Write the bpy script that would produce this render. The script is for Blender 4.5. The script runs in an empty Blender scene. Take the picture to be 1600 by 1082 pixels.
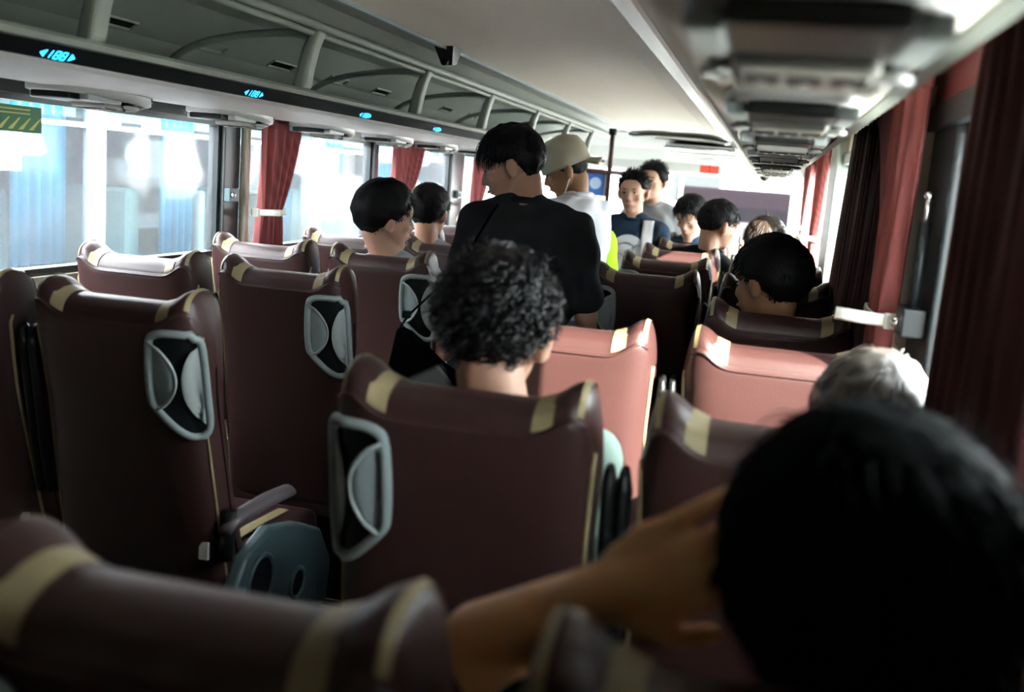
import bpy, bmesh, math, random
import numpy as np
from mathutils import Vector, Matrix, Euler
from mathutils.bvhtree import BVHTree
from mathutils import noise as mnoise

random.seed(7); np.random.seed(7)
C = bpy.context.scene.collection
SC = bpy.context.scene
PI = math.pi

# ------------------------------------------------------------------ camera
CZ = 1.376
YAW, PITCH, ROLL, FPX = .2284, .1634, .0761, 1620.0
fw = Vector((-math.sin(YAW)*math.cos(PITCH), math.cos(YAW)*math.cos(PITCH), -math.sin(PITCH)))
r0 = Vector((math.cos(YAW), math.sin(YAW), 0)); u0 = r0.cross(fw)
rt = r0*math.cos(ROLL)+u0*math.sin(ROLL); up = -r0*math.sin(ROLL)+u0*math.cos(ROLL)
cam = bpy.data.cameras.new('camera'); camo = bpy.data.objects.new('camera', cam); C.objects.link(camo)
M = Matrix((rt, up, -fw)).transposed().to_4x4(); M.translation = (0, 0, CZ)
camo.matrix_world = M
cam.sensor_width = 36; cam.lens = 36*FPX/1600
cam.clip_start = .02; cam.clip_end = 300
cam.dof.use_dof = True; cam.dof.focus_distance = 3.3; cam.dof.aperture_fstop = 2.9; cam.dof.aperture_blades = 7
SC.camera = camo

# ------------------------------------------------------------------ world, sun, exposure
w = bpy.data.worlds.new('sky'); SC.world = w; w.use_nodes = True
bg = w.node_tree.nodes['Background']; bg.inputs['Color'].default_value = (.94, .97, 1.0, 1); bg.inputs['Strength'].default_value = 15
def sun(name, d, strength, angle, col):
    l = bpy.data.lights.new(name, 'SUN'); l.energy = strength; l.angle = math.radians(angle); l.color = col
    o = bpy.data.objects.new(name, l); C.objects.link(o)
    o.rotation_euler = Vector(d).to_track_quat('-Z', 'Y').to_euler(); o.location = (6, -4, 6); return o
sun('sun', (-1, .75, -.56), 28.0, .6, (1.0, .88, .76))
SC.view_settings.view_transform = 'Standard'; SC.view_settings.look = 'None'
SC.view_settings.gamma = 1; SC.view_settings.use_curve_mapping = False
SC.view_settings.exposure = 1.32
SC.cycles.max_bounces = 12; SC.cycles.diffuse_bounces = 10; SC.cycles.glossy_bounces = 3
SC.cycles.transparent_max_bounces = 16; SC.cycles.transmission_bounces = 4
SC.cycles.caustics_reflective = False; SC.cycles.caustics_refractive = False
SC.cycles.use_denoising = True; SC.cycles.sample_clamp_indirect = 40

# ------------------------------------------------------------------ materials
def mat(name, col, rough=.5, metal=0, bump=0, scale=80, var=0, spec=.5, coat=0, emit=None, estr=0, kind='noise'):
    m = bpy.data.materials.new(name); m.use_nodes = True
    nt = m.node_tree; b = nt.nodes['Principled BSDF']
    b.inputs['Base Color'].default_value = (*col, 1); b.inputs['Roughness'].default_value = rough
    b.inputs['Metallic'].default_value = metal; b.inputs['Specular IOR Level'].default_value = spec
    b.inputs['Coat Weight'].default_value = coat
    tc = nt.nodes.new('ShaderNodeTexCoord')
    if bump or var:
        if kind == 'voronoi':
            t = nt.nodes.new('ShaderNodeTexVoronoi'); out = t.outputs['Distance']
        else:
            t = nt.nodes.new('ShaderNodeTexNoise'); out = t.outputs['Fac']; t.inputs['Detail'].default_value = 4
        t.inputs['Scale'].default_value = scale
        nt.links.new(tc.outputs['Object'], t.inputs['Vector'])
        if bump:
            bp = nt.nodes.new('ShaderNodeBump'); bp.inputs['Strength'].default_value = bump; bp.inputs['Distance'].default_value = .004
            nt.links.new(out, bp.inputs['Height']); nt.links.new(bp.outputs['Normal'], b.inputs['Normal'])
        if var:
            n2 = nt.nodes.new('ShaderNodeTexNoise'); n2.inputs['Scale'].default_value = 6; n2.inputs['Detail'].default_value = 5
            nt.links.new(tc.outputs['Object'], n2.inputs['Vector'])
            mx = nt.nodes.new('ShaderNodeMix'); mx.data_type = 'RGBA'
            mx.inputs[6].default_value = (*[max(0, c*(1-var)) for c in col], 1)
            mx.inputs[7].default_value = (*[min(1, c*(1+var)) for c in col], 1)
            nt.links.new(n2.outputs['Fac'], mx.inputs[0]); nt.links.new(mx.outputs[2], b.inputs['Base Color'])
    if emit:
        b.inputs['Emission Color'].default_value = (*emit, 1); b.inputs['Emission Strength'].default_value = estr
    return m
def glass(name, tint, haze=0):
    m = bpy.data.materials.new(name); m.use_nodes = True; nt = m.node_tree
    for n in list(nt.nodes): nt.nodes.remove(n)
    o = nt.nodes.new('ShaderNodeOutputMaterial'); tr = nt.nodes.new('ShaderNodeBsdfTransparent'); gl = nt.nodes.new('ShaderNodeBsdfGlossy')
    tr.inputs['Color'].default_value = (*tint, 1); gl.inputs['Roughness'].default_value = .02
    lw = nt.nodes.new('ShaderNodeLayerWeight'); pw = nt.nodes.new('ShaderNodeMath'); pw.operation = 'POWER'; pw.inputs[1].default_value = 5; nt.links.new(lw.outputs['Facing'], pw.inputs[0])
    fr = nt.nodes.new('ShaderNodeMath'); fr.operation = 'MULTIPLY_ADD'; fr.inputs[1].default_value = .25; fr.inputs[2].default_value = .008; nt.links.new(pw.outputs[0], fr.inputs[0]); mx = nt.nodes.new('ShaderNodeMixShader')
    nt.links.new(fr.outputs[0], mx.inputs[0]); nt.links.new(tr.outputs[0], mx.inputs[1]); nt.links.new(gl.outputs[0], mx.inputs[2])
    last = mx
    if haze:   # dusty film on the pane: scatters light
        df = nt.nodes.new('ShaderNodeBsdfTranslucent'); df.inputs['Color'].default_value = (.9, .95, 1, 1)
        nz = nt.nodes.new('ShaderNodeTexNoise'); nz.inputs['Scale'].default_value = 2.5; nz.inputs['Detail'].default_value = 6
        ml = nt.nodes.new('ShaderNodeMath'); ml.operation = 'MULTIPLY'; ml.inputs[1].default_value = haze*2
        nt.links.new(nz.outputs['Fac'], ml.inputs[0])
        m2 = nt.nodes.new('ShaderNodeMixShader'); nt.links.new(ml.outputs[0], m2.inputs[0])
        nt.links.new(mx.outputs[0], m2.inputs[1]); nt.links.new(df.outputs[0], m2.inputs[2]); last = m2
    nt.links.new(last.outputs[0], o.inputs[0]); return m
def cloth(name, col, rough=.9, trans=0, wave=0):
    m = mat(name, col, rough, bump=.25, scale=400, spec=.2)
    nt = m.node_tree; b = nt.nodes['Principled BSDF']
    if wave:
        wv = nt.nodes.new('ShaderNodeTexWave'); wv.bands_direction = 'Y'; wv.inputs['Scale'].default_value = wave; wv.inputs['Distortion'].default_value = .3
        tc = nt.nodes.new('ShaderNodeTexCoord'); nt.links.new(tc.outputs['Object'], wv.inputs['Vector'])
        mx = nt.nodes.new('ShaderNodeMix'); mx.data_type = 'RGBA'
        mx.inputs[6].default_value = (*[c*.72 for c in col], 1); mx.inputs[7].default_value = (*col, 1)
        nt.links.new(wv.outputs['Fac'], mx.inputs[0]); nt.links.new(mx.outputs[2], b.inputs['Base Color'])
    if trans:
        out = nt.nodes['Material Output']; tl = nt.nodes.new('ShaderNodeBsdfTranslucent'); tl.inputs['Color'].default_value = (*col, 1)
        mx = nt.nodes.new('ShaderNodeMixShader'); mx.inputs[0].default_value = trans
        nt.links.new(b.outputs[0], mx.inputs[1]); nt.links.new(tl.outputs[0], mx.inputs[2]); nt.links.new(mx.outputs[0], out.inputs[0])
    return m
def skin(name, col):
    m = mat(name, col, .5, bump=.08, scale=300, var=.12, spec=.4); b = m.node_tree.nodes['Principled BSDF']
    b.inputs['Subsurface Weight'].default_value = .12; b.inputs['Subsurface Radius'].default_value = (.6, .2, .1); b.inputs['Subsurface Scale'].default_value = .02
    return m

LEATHER = mat('maroon_leather', (.042, .0175, .0162), .40, bump=.12, scale=420, var=.14, kind='voronoi', spec=.5)
LEATHER_D = mat('dark_leather', (.055, .022, .022), .45, bump=.12, scale=420, var=.1, kind='voronoi', spec=.4)
TAN = mat('tan_leather', (.34, .28, .15), .45, bump=.1, scale=420, kind='voronoi')
PLAST = mat('grey_plastic', (.27, .33, .33), .38)
PLAST_L = mat('light_grey_plastic', (.36, .41, .40), .35)
BLACKP = mat('black_plastic', (.007, .009, .010), .4, spec=.25)
TEALP = mat('teal_grey_plastic', (.07, .12, .13), .4)
TAG = mat('white_tag', (.8, .8, .78), .6)
METAL = mat('steel', (.6, .6, .6), .3, metal=1)
CHROME = mat('chrome', (.85, .87, .9), .12, metal=1)
CEIL = mat('ceiling_lining', (.84, .79, .69), .75, bump=.15, scale=350, var=.03)
RACKM = mat('rack_moulding', (.30, .33, .29), .55, bump=.06, scale=200, var=.04)
RACKD = mat('rack_lining', (.24, .275, .24), .8, bump=.2, scale=300, var=.08)
WHITEP = mat('white_moulding', (.62, .62, .60), .5, var=.02)
STRIPM = mat('light_strip_cover', (.66, .65, .62), .4)
BLUEEDGE = mat('blue_edge_strip', (.34, .42, .47), .35)
DARKG = mat('pillar_black', (.012, .018, .02), .35)
BEIGE = mat('beige_trim', (.50, .46, .36), .6)
FLOORM = mat('floor_vinyl', (.05, .048, .045), .5, bump=.1, scale=120, var=.2)
GREYP = mat('pillar_grey_green', (.24, .28, .26), .6)
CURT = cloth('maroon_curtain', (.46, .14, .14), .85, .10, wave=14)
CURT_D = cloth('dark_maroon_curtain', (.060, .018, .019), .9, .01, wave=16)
STRAP = mat('cream_strap', (.62, .60, .54), .6)
GLASS = glass('window_glass', (.95, .98, .99), .02)
GLASS2 = glass('clear_glass', (.95, .98, .98))
GREENS = mat('green_sticker', (.02, .16, .05), .5)
YEL = mat('sticker_yellow', (.5, .55, .12), .5)
BLUELED = mat('blue_led', (.0, .2, .6), .4, emit=(.02, .42, 1.0), estr=3.2)
REDLED = mat('red_led', (.6, .02, .01), .4, emit=(1, .05, .03), estr=1.6)
SKIN = skin('skin', (.42, .23, .155)); SKIN_P = skin('pale_skin', (.52, .30, .21)); SKIN_T = skin('tan_skin', (.33, .17, .085))
HAIRM = mat('black_hair', (.004, .004, .0045), .55, spec=.16); HAIRC = mat('glossy_black_hair', (.004, .004, .005), .30, spec=.45); HAIRX = mat('soft_black_hair', (.002, .003, .003), .8, spec=.03)
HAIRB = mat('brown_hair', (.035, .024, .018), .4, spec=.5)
HAIRLIT = mat('greyish_hair', (.055, .047, .040), .4, spec=.5)  # black hair; sunlight put into the colour as a lighter grey-brown
SKIN_W = skin('warm_skin', (.78, .44, .20)); EYEW = mat('eye_white', (.7, .68, .65), .3); EYED = mat('eye_dark', (.01, .008, .007), .2); LIP = mat('lip', (.50, .20, .16), .5)
TEE_B = cloth('black_tee', (.012, .014, .016)); TEE_W = cloth('white_tee', (.72, .73, .76)); TEE_N = cloth('navy_tee', (.018, .040, .07))
TEE_LB = cloth('light_blue_tee', (.40, .52, .62)); TEE_G = cloth('grey_tee', (.30, .32, .32)); TEE_M = cloth('mint_tee', (.50, .70, .60)); DENIM = cloth('dark_trousers', (.02, .025, .04))
CAPM = cloth('beige_cap', (.46, .43, .33)); LIME = cloth('lime_fabric', (.42, .80, .03)); MASK = cloth('mask_white', (.8, .8, .8))
BAGM = cloth('black_bag', (.003, .0035, .004)); BAGM.node_tree.nodes['Principled BSDF'].inputs['Specular IOR Level'].default_value = 0; SHOE = mat('shoe', (.3, .3, .3), .6)
PRINTW = mat('print_white', (.75, .78, .82), .8); PRINTL = mat('print_line', (.12, .15, .2), .8)

# ------------------------------------------------------------------ helpers
def obj(name, bm, m, parent=None, smooth=False, loc=None):
    me = bpy.data.meshes.new(name)
    if isinstance(bm, bmesh.types.BMesh):
        bm.to_mesh(me); bm.free()
    else:
        v, f = bm; me.from_pydata([tuple(p) for p in v], [], [tuple(q) for q in f]); me.update()
    for q in (m if isinstance(m, (list, tuple)) else [m]): me.materials.append(q)
    if smooth: me.polygons.foreach_set('use_smooth', [True]*len(me.polygons))
    o = bpy.data.objects.new(name, me); C.objects.link(o)
    if parent: o.parent = parent
    if loc: o.location = loc
    return o
def thing(name, label, cat, loc=(0, 0, 0), group=None, rz=0):
    o = bpy.data.objects.new(name, None); C.objects.link(o); o.location = loc; o.rotation_euler = (0, 0, rz); o.empty_display_size = .05
    o['label'] = label; o['category'] = cat
    if group: o['group'] = group
    return o
def tag(o, label, cat, group=None):
    o['label'] = label; o['category'] = cat
    if group: o['group'] = group
    return o
def struct(o, label=None, cat=None):
    o['kind'] = 'structure'
    if label: o['label'] = label; o['category'] = cat
    return o
def box(bm, x0, x1, y0, y1, z0, z1, bev=0, mi=0):
    r = bmesh.ops.create_cube(bm, size=1)
    vs = r['verts']
    for v in vs: v.co = Vector(((x0+x1)/2+v.co.x*(x1-x0), (y0+y1)/2+v.co.y*(y1-y0), (z0+z1)/2+v.co.z*(z1-z0)))
    fs = set(f for v in vs for f in v.link_faces)
    for f in fs: f.material_index = mi
    if bev:
        es = list(set(e for v in vs for e in v.link_edges))
        bmesh.ops.bevel(bm, geom=es, offset=bev, segments=3, affect='EDGES', profile=.6)
    return bm
def bx(*a, **k): return box(bmesh.new(), *a, **k)
def tube(pts, r, n=8, caps=True, flat=None):
    """round tube along a polyline; r scalar or list; flat=(sx,sy) squashes the section"""
    pts = [Vector(p) for p in pts]; V = []; F = []
    rr = r if isinstance(r, (list, tuple)) else [r]*len(pts)
    t0 = (pts[1]-pts[0]).normalized(); ref = Vector((0, 0, 1)) if abs(t0.z) < .9 else Vector((1, 0, 0))
    a = (ref-t0*ref.dot(t0)).normalized()
    for i, p in enumerate(pts):
        t = (pts[min(i+1, len(pts)-1)]-pts[max(i-1, 0)]).normalized()
        a = (a-t*a.dot(t)).normalized(); b = t.cross(a)
        fx, fy = flat if flat else (1, 1)
        for k in range(n):
            th = 2*PI*k/n
            V.append(p+a*(math.cos(th)*rr[i]*fx)+b*(math.sin(th)*rr[i]*fy))
    for i in range(len(pts)-1):
        for k in range(n):
            F.append((i*n+k, i*n+(k+1) % n, (i+1)*n+(k+1) % n, (i+1)*n+k))
    if caps: F.append(tuple(range(n))[::-1]); F.append(tuple((len(pts)-1)*n+k for k in range(n)))
    return V, F
def merge(*ms):
    V = []; F = []
    for v, f in ms:
        o = len(V); V += list(v); F += [tuple(i+o for i in q) for q in f]
    return V, F
def xprism(poly, y0, y1, close=True):
    """extrude an (x,z) polygon along y"""
    n = len(poly); V = [(x, y0, z) for x, z in poly]+[(x, y1, z) for x, z in poly]
    F = [(i, (i+1) % n, n+(i+1) % n, n+i) for i in range(n if close else n-1)]
    if close: F += [tuple(range(n))[::-1], tuple(range(n, 2*n))]
    return V, F
def thick(pts, t):
    """close an open (x,z) line into a thin section offset upwards"""
    return pts+[(x, z+t) for x, z in pts[::-1]]
def ribbon(o, t):
    md = o.modifiers.new('s', 'SOLIDIFY'); md.thickness = t; md.offset = 0; return o

# ------------------------------------------------------------------ the bus shell
XL, XR = -2.0, .32          # inner faces of the side walls
YB, YF = -1.0, 10.4
ZT = 1.80                    # ceiling
floor = struct(obj('floor', bx(XL-.05, -1.08, YB, YF, -.2, 0), FLOORM))
struct(obj('floor', bx(-.60, XR+.05, YB, YF, -.2, 0), FLOORM))
struct(obj('floor', bx(-1.08, -.60, YB, YF, -.2, -.15), FLOORM))
# ceiling with its blue edge strip and light strip
cl = struct(obj('ceiling', xprism(thick([(-1.15, ZT-.002), (-1.0, ZT+.015), (-.74, ZT+.022), (-.5, ZT+.012), (-.395, ZT-.01)], .03), YB, 8.6), CEIL, smooth=False))
struct(obj('ceiling', bx(XL-.06, XR+.06, YB-.05, YF+.3, ZT+.10, 2.28), CEIL))
struct(obj('roof', bx(-1.85, .17, -.5, 9.6, 2.28, 2.50, bev=.05), WHITEP))  # unseen raised roof block, added to shade the coach alongside
struct(obj('trim_1', xprism([(-1.165, ZT-.008), (-1.14, ZT-.012), (-1.14, ZT+.03), (-1.165, ZT+.03)], YB, 8.6), BLUEEDGE))
struct(obj('trim_2', xprism([(-.40, ZT-.012), (-.392, ZT-.022), (-.335, ZT-.035), (-.325, ZT-.028), (-.325, ZT+.03), (-.40, ZT+.03)], YB, 8.55), STRIPM))
# the dark gap and chrome lip that end the ceiling panel
obj_ = obj('trim_3', tube([(-1.16, 8.62, ZT-.02), (-1.12, 8.62, ZT-.028), (-.95, 8.63, ZT-.012), (-.6, 8.63, ZT-.012), (-.42, 8.62, ZT-.03), (-.36, 8.60, ZT-.035), (-.33, 8.5, ZT-.02)], .012, 6), DARKG); struct(obj_)
struct(obj('trim_4', tube([(-.95, 8.66, ZT-.03), (-.5, 8.66, ZT-.035), (-.38, 8.65, ZT-.05), (-.34, 8.60, ZT-.045)], .014, 6), CHROME))
# ---- left luggage rack : underside, black strip, lip, lining
rack = thing('luggage_rack', 'long grey open luggage rack above the left windows', 'luggage rack', (0, 0, 0))
obj('underside', xprism(thick([(-1.84, 1.521), (-1.80, 1.512), (-1.60, 1.514), (-1.40, 1.519), (-1.372, 1.526)], .012), YB, 8.8), WHITEP, rack)
obj('sign_strip', xprism([(-1.372, 1.527), (-1.362, 1.558), (-1.375, 1.560), (-1.385, 1.53)], YB, 8.8), mat('sign_strip_black', (.004, .005, .006), .6, spec=.04), rack)
obj('lip', merge(xprism([(-1.372, 1.558), (-1.355, 1.561), (-1.350, 1.572), (-1.358, 1.580), (-1.38, 1.578)], YB, 8.8)), RACKM, rack)
obj('lining', xprism([(-1.38, 1.545), (-1.86, 1.545), (-1.90, 1.60), (-1.86, 1.70), (-1.70, 1.80), (-1.50, 1.845), (-1.30, 1.84), (-1.30, 1.86), (-1.52, 1.865), (-1.72, 1.82), (-1.89, 1.71), (-1.93, 1.59), (-1.88, 1.53), (-1.38, 1.53)], YB, 8.8), RACKD, rack)
obj('upper_rail', tube([(-1.315, YB, 1.758), (-1.315, 8.8, 1.758)], .013, 10), RACKM, rack, True)
obj('upper_rail', tube([(-1.345, YB, 1.742), (-1.345, 8.8, 1.742)], .010, 10), RACKM, rack, True)
# valance between rail and ceiling
obj('cove', xprism([(-1.33, 1.77), (-1.25, 1.80), (-1.16, 1.803), (-1.16, 1.83), (-1.33, 1.84)], YB, 8.8), RACKM, rack)
# dividers: curved blades from lip to upper rail, with the arched rib behind
div_y = [-1+.0]
for k in range(8):
    y = 1.93+(k-0)*1.0 if k else 1.93
    yy = [1.93, 2.93, 3.95, 4.93, 5.95, 6.95, 7.9, .93][k]
    pts = [(-1.362, 1.578), (-1.352, 1.64), (-1.338, 1.70), (-1.318, 1.752)]
    bk = [(-1.345, 1.756), (-1.375, 1.70), (-1.392, 1.64), (-1.405, 1.578)]
    o = obj('divider', xprism(pts+bk, yy-.028, yy+.028), RACKM, rack)
    md = o.modifiers.new('b', 'BEVEL'); md.width = .012; md.segments = 3; md.limit_method = 'ANGLE'
    # arched rib running back over the lining
    arc = []
    for i in range(13):
        t = i/12*PI*.5
        arc.append((-1.36-.50*math.sin(t)**1.0, yy+.02, 1.56+.185*math.cos(t)**.7 if math.cos(t) > 0 else 1.56))
    obj('rib', tube(arc, .012, 6), RACKD, rack, True)
# recessed slots in the lining
def lining_pt(t): return (-1.855, 1.62+t)
for k in range(11):
    y = 1.10+k*.52
    cx, cz = -1.832, 1.7185
    def sl(t, n, yy): return (cx+.848*t+.53*n, yy, cz+.53*t-.848*n)
    V = [sl(t, n, yy) for yy in (y-.085, y+.085) for (t, n) in ((-.014, .002), (.014, .002), (.014, -.004), (-.014, -.004))]
    q = obj('slot', (V, [(0, 1, 2, 3), (7, 6, 5, 4), (0, 4, 5, 1), (1, 5, 6, 2), (2, 6, 7, 3), (3, 7, 4, 0)]), BLACKP if k % 2 else RACKM, rack)
    obj('slot_frame', tube([sl(-.017, .003, y-.09), sl(-.017, .003, y+.09), sl(.017, .003, y+.09), sl(.017, .003, y-.09), sl(-.017, .003, y-.09)], .0045, 5), RACKM, q)
# ---- right underside
rr = thing('overhead_duct', 'smooth cream overhead duct panel above the right-hand seats', 'overhead panel')
obj('duct_panel', xprism([(.150, 1.64), (.148, 1.54), (.140, 1.522), (.120, 1.514), (-.05, 1.513), (-.085, 1.518), (-.115, 1.535), (-.15, 1.575), (-.235, 1.68), (-.326, 1.775), (-.326, 1.86), (.15, 1.86)], YB, 8.62), CEIL, rr)
obj('edge_channel', xprism([(.146, 1.521), (.162, 1.517), (.166, 1.535), (.150, 1.54)], YB, 8.62), RACKM, rr)
# ceiling fillers above the recesses
struct(obj('ceiling', bx(.152, XR+.04, YB, YF, 1.70, 1.74), BEIGE))
struct(obj('ceiling', bx(XL-.04, -1.94, YB, YF, 1.70, 1.74), WHITEP))

# ---- walls with window openings
def wall(side, X, out, segs, zs, zt, yend):
    lo, hi = min(X, X+out), max(X, X+out)
    bm = bmesh.new(); box(bm, lo, hi, YB, YF, -.4, zs)
    box(bm, lo, hi, YB, YF, zt, 1.9)
    struct(obj('wall_'+side, bm, BEIGE))
    n = 0
    for (a, b) in segs:
        bm = bmesh.new(); box(bm, lo-.005, hi+.005, a, b, zs-.02, zt+.02, bev=.008); 
        struct(obj('trim_%d' % (10+n+(20 if side == 'right' else 0)), bm, DARKG)); n += 1
    # black sealing frames + panes per window
    edges = [YB]+[e for s in segs for e in s]+[YF]
    k = 0
    for i in range(0, len(edges), 2):
        a, b = edges[i], edges[i+1]
        if b-a < .1: continue
        k += 1
        e = bpy.data.objects.new('window_%d' % (k+(10 if side == 'right' else 0)), None); C.objects.link(e); e['kind'] = 'structure'
        e.location = (X+out/2, (a+b)/2, zs)
        xx = X+out*.55-e.location.x; ya = a-e.location.y; yb = b-e.location.y; zz = zt-zs
        bm = bmesh.new()
        for q in ((ya, yb, 0, .022), (ya, yb, zz-.022, zz), (ya, ya+.02, 0, zz), (yb-.02, yb, 0, zz)):
            box(bm, xx-.02, xx+.02, q[0], q[1], q[2], q[3])
        obj('window_frame', bm, DARKG, e)
        obj('pane', bx(xx-.002, xx+.002, ya+.01, yb-.01, .01, zz-.01), GLASS if side == 'left' else GLASS2, e)
    return
wall('left', XL, -.06, [(1.05, 1.12), (3.59, 3.71), (5.13, 5.19), (6.50, 6.77), (8.4, 8.55)], .985, 1.497, YF)
wall('right', XR, .06, [(-.5, -.3), (2.03, 2.36), (5.0, 5.35), (6.9, 7.0), (8.6, 8.8)], .98, 1.53, YF)
struct(obj('wall_back', bx(XL-.05, XR+.05, YB-.06, YB, -.2, 1.9), BEIGE))
# header band over the left panes (dark) and right header with maroon reflective panel
struct(obj('trim_5', bx(XL-.002, XL+.02, YB, YF, 1.492, 1.53), DARKG))
struct(obj('trim_6', bx(XR-.02, XR+.004, YB, YF, 1.525, 1.575, bev=.004), DARKG))
struct(obj('trim_7', bx(XR-.012, XR+.004, YB, 3.0, 1.578, 1.66, bev=.004), mat('header_maroon', (.20, .035, .04), .35)))
# front bulkhead : slopes from the ceiling to the windscreen top
def yprofile(pts, x0, x1, t=.03):
    n = len(pts); poly = pts+[(y, z+t) for y, z in pts[::-1]]
    m = len(poly); V = [(x0, y, z) for y, z in poly]+[(x1, y, z) for y, z in poly]
    F = [(i, m+i, m+(i+1) % m, (i+1) % m) for i in range(m)]+[tuple(range(m)), tuple(range(m, 2*m))[::-1]]
    return V, F
struct(obj('wall_front', yprofile([(8.64, 1.79), (9.0, 1.775), (9.5, 1.70), (9.8, 1.60), (9.92, 1.52), (10.1, 1.50), (10.38, 1.50)], XL, XR), mat('bulkhead_grey', (.20, .21, .20), .7, var=.03)))
struct(obj('wall_front', bx(XL, XR, YF-.06, YF, -.4, .92), BEIGE))
e = bpy.data.objects.new('window_20', None); C.objects.link(e); e['kind'] = 'structure'; e.location = (-.84, YF, .9)
obj('pane', bx(-1.14, 1.14, -.004, .004, 0, .62), GLASS2, e)
bm = bmesh.new()
box(bm, -1.16, -1.08, -.05, .03, 0, .64); box(bm, 1.05, 1.16, -.05, .03, 0, .64, bev=.01); box(bm, -.02, .02, -.02, .02, 0, .62)
obj('window_frame', bm, WHITEP, e)
# roof hatch tray in the front ceiling
h = thing('roof_hatch', 'white framed roof hatch tray at the front of the ceiling', 'hatch', (-.50, 9.05, 1.70))
bm = bmesh.new()
box(bm, -.38, .20, -.22, .22, -.01, .03, bev=.008)
obj('tray', bm, mat('hatch_white', (.72, .74, .74), .4), h)
obj('rim', tube([(-.38, -.23, .0), (.20, -.23, -.005), (.21, .23, -.03), (-.38, .23, -.03), (-.38, -.23, .0)], .012, 6), CHROME, h, True)
# driver-side dashboard under the windscreen
d = thing('dashboard', 'pale dashboard shelf under the windscreen', 'dashboard', (-.84, 10.1, 0))
obj('shelf', bx(-1.1, 1.1, -.3, .25, .80, .90, bev=.03), WHITEP, d)
obj('console_body', bx(-1.0, 1.0, -.1, .25, -.15, .80, bev=.02), GREYP, d)

# ------------------------------------------------------------------ bus seats
ZSEAT = 1.10
REC = math.tan(math.radians(12))
def interp(x, xs, ys): return float(np.interp(x, xs, ys))
def wz(z): return interp(z, [.36, .6, .85, 1.0, 1.12], [.218, .206, .195, .202, .203])
def ztop(a): return 1.070+.032*math.exp(-((a-.82)/.17)**2)-.10*max(0, (a-.88)/.12)**2.0
NV = 40
def seat_pt(u, v):
    """surface of the backrest: u in -1..1 across, v in 0..1 from rear bottom over the crest to front bottom"""
    a = abs(u); T = max(0, 1-a**7)**.5; zt = ztop(a); zb = .36
    wing = .040*math.exp(-((a-.86)/.16)**2)
    hy, hz, yc0 = .066+wing*.35, .046, .012+wing*.3
    if v <= .44:
        zs = zt-hz; kz = [0, .18, .34, .44]; y = interp(v, kz, [-.058, -.064, -.066, -.062]); z = interp(v, kz, [zb, .62, .88, zs])
        y = .01+(y-.01)*T; y = min(y, yc0-hy*T*.97) if v > .43 else y
    elif v <= .60:
        th = (v-.44)/.16*PI; y = yc0-hy*math.cos(th)*T; z = zt-hz+hz*math.sin(th)
    else:
        kz = [.60, .68, .76, .86, .94, 1.0]
        y = interp(v, kz, [yc0+hy, .058+wing, .040+wing*.4, .055+wing*.8, .065+wing, .060+wing]); z = interp(v, kz, [zt-hz, zt-.20, .78, .60, .46, zb])
        yc = .01+wing*.35; y = yc+(y-yc)*T
    # belly of the rear shell
    if v < .44: y -= .010*(1-a*a)*math.sin(PI*min(1, v/.44))
    x = u*wz(z)
    return Vector((x, y+(ZSEAT-z)*REC, z))
US = [0, .12, .24, .36, .46, .53, .58, .63, .68, .73, .78, .835, .875, .91, .945, .97, .988, 1]
UALL = [-u for u in US[:0:-1]]+US
VS = sorted(set([round(i/NV, 4) for i in range(NV+1)]+[.43, .44, .4475, .456, .472, .488, .504, .52, .536, .552, .568, .584, .60, .62]))
def seat_n(u, v):
    e = .004; a = seat_pt(min(1, u+e), v)-seat_pt(max(-1, u-e), v); b = seat_pt(u, min(1, v+.01))-seat_pt(u, max(0, v-.01))
    n = b.cross(a)
    c = seat_pt(u, v)-Vector((0, .01+(ZSEAT-seat_pt(u, v).z)*REC, min(seat_pt(u, v).z, 1.0)))
    if n.length < 1e-9: return Vector((math.copysign(1, u), 0, 0))
    n.normalize()
    if n.dot(c) < 0: n = -n
    return n
def build_backrest(u_list, v_list, off=0, cap=True):
    V = []; F = []; nu = len(u_list); nv = len(v_list)
    for v in v_list:
        for u in u_list:
            p = seat_pt(u, v)
            if off: p = p+seat_n(u, v)*off
            V.append(p)
    for j in range(nv-1):
        for i in range(nu-1):
            F.append((j*nu+i, j*nu+i+1, (j+1)*nu+i+1, (j+1)*nu+i))
    if cap:
        for i in range(nu-1): F.append((i+1, i, (nv-1)*nu+i, (nv-1)*nu+i+1))
    return V, F
def strip_mesh(u0, u1, v0, v1, off, nu=5, nv=14):
    ul = [u0+(u1-u0)*i/(nu-1) for i in range(nu)]; vl = [v0+(v1-v0)*i/(nv-1) for i in range(nv)]
    return build_backrest(ul, vl, off, False)
def smooth_mesh(V, F, it=1): return V, F
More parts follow.
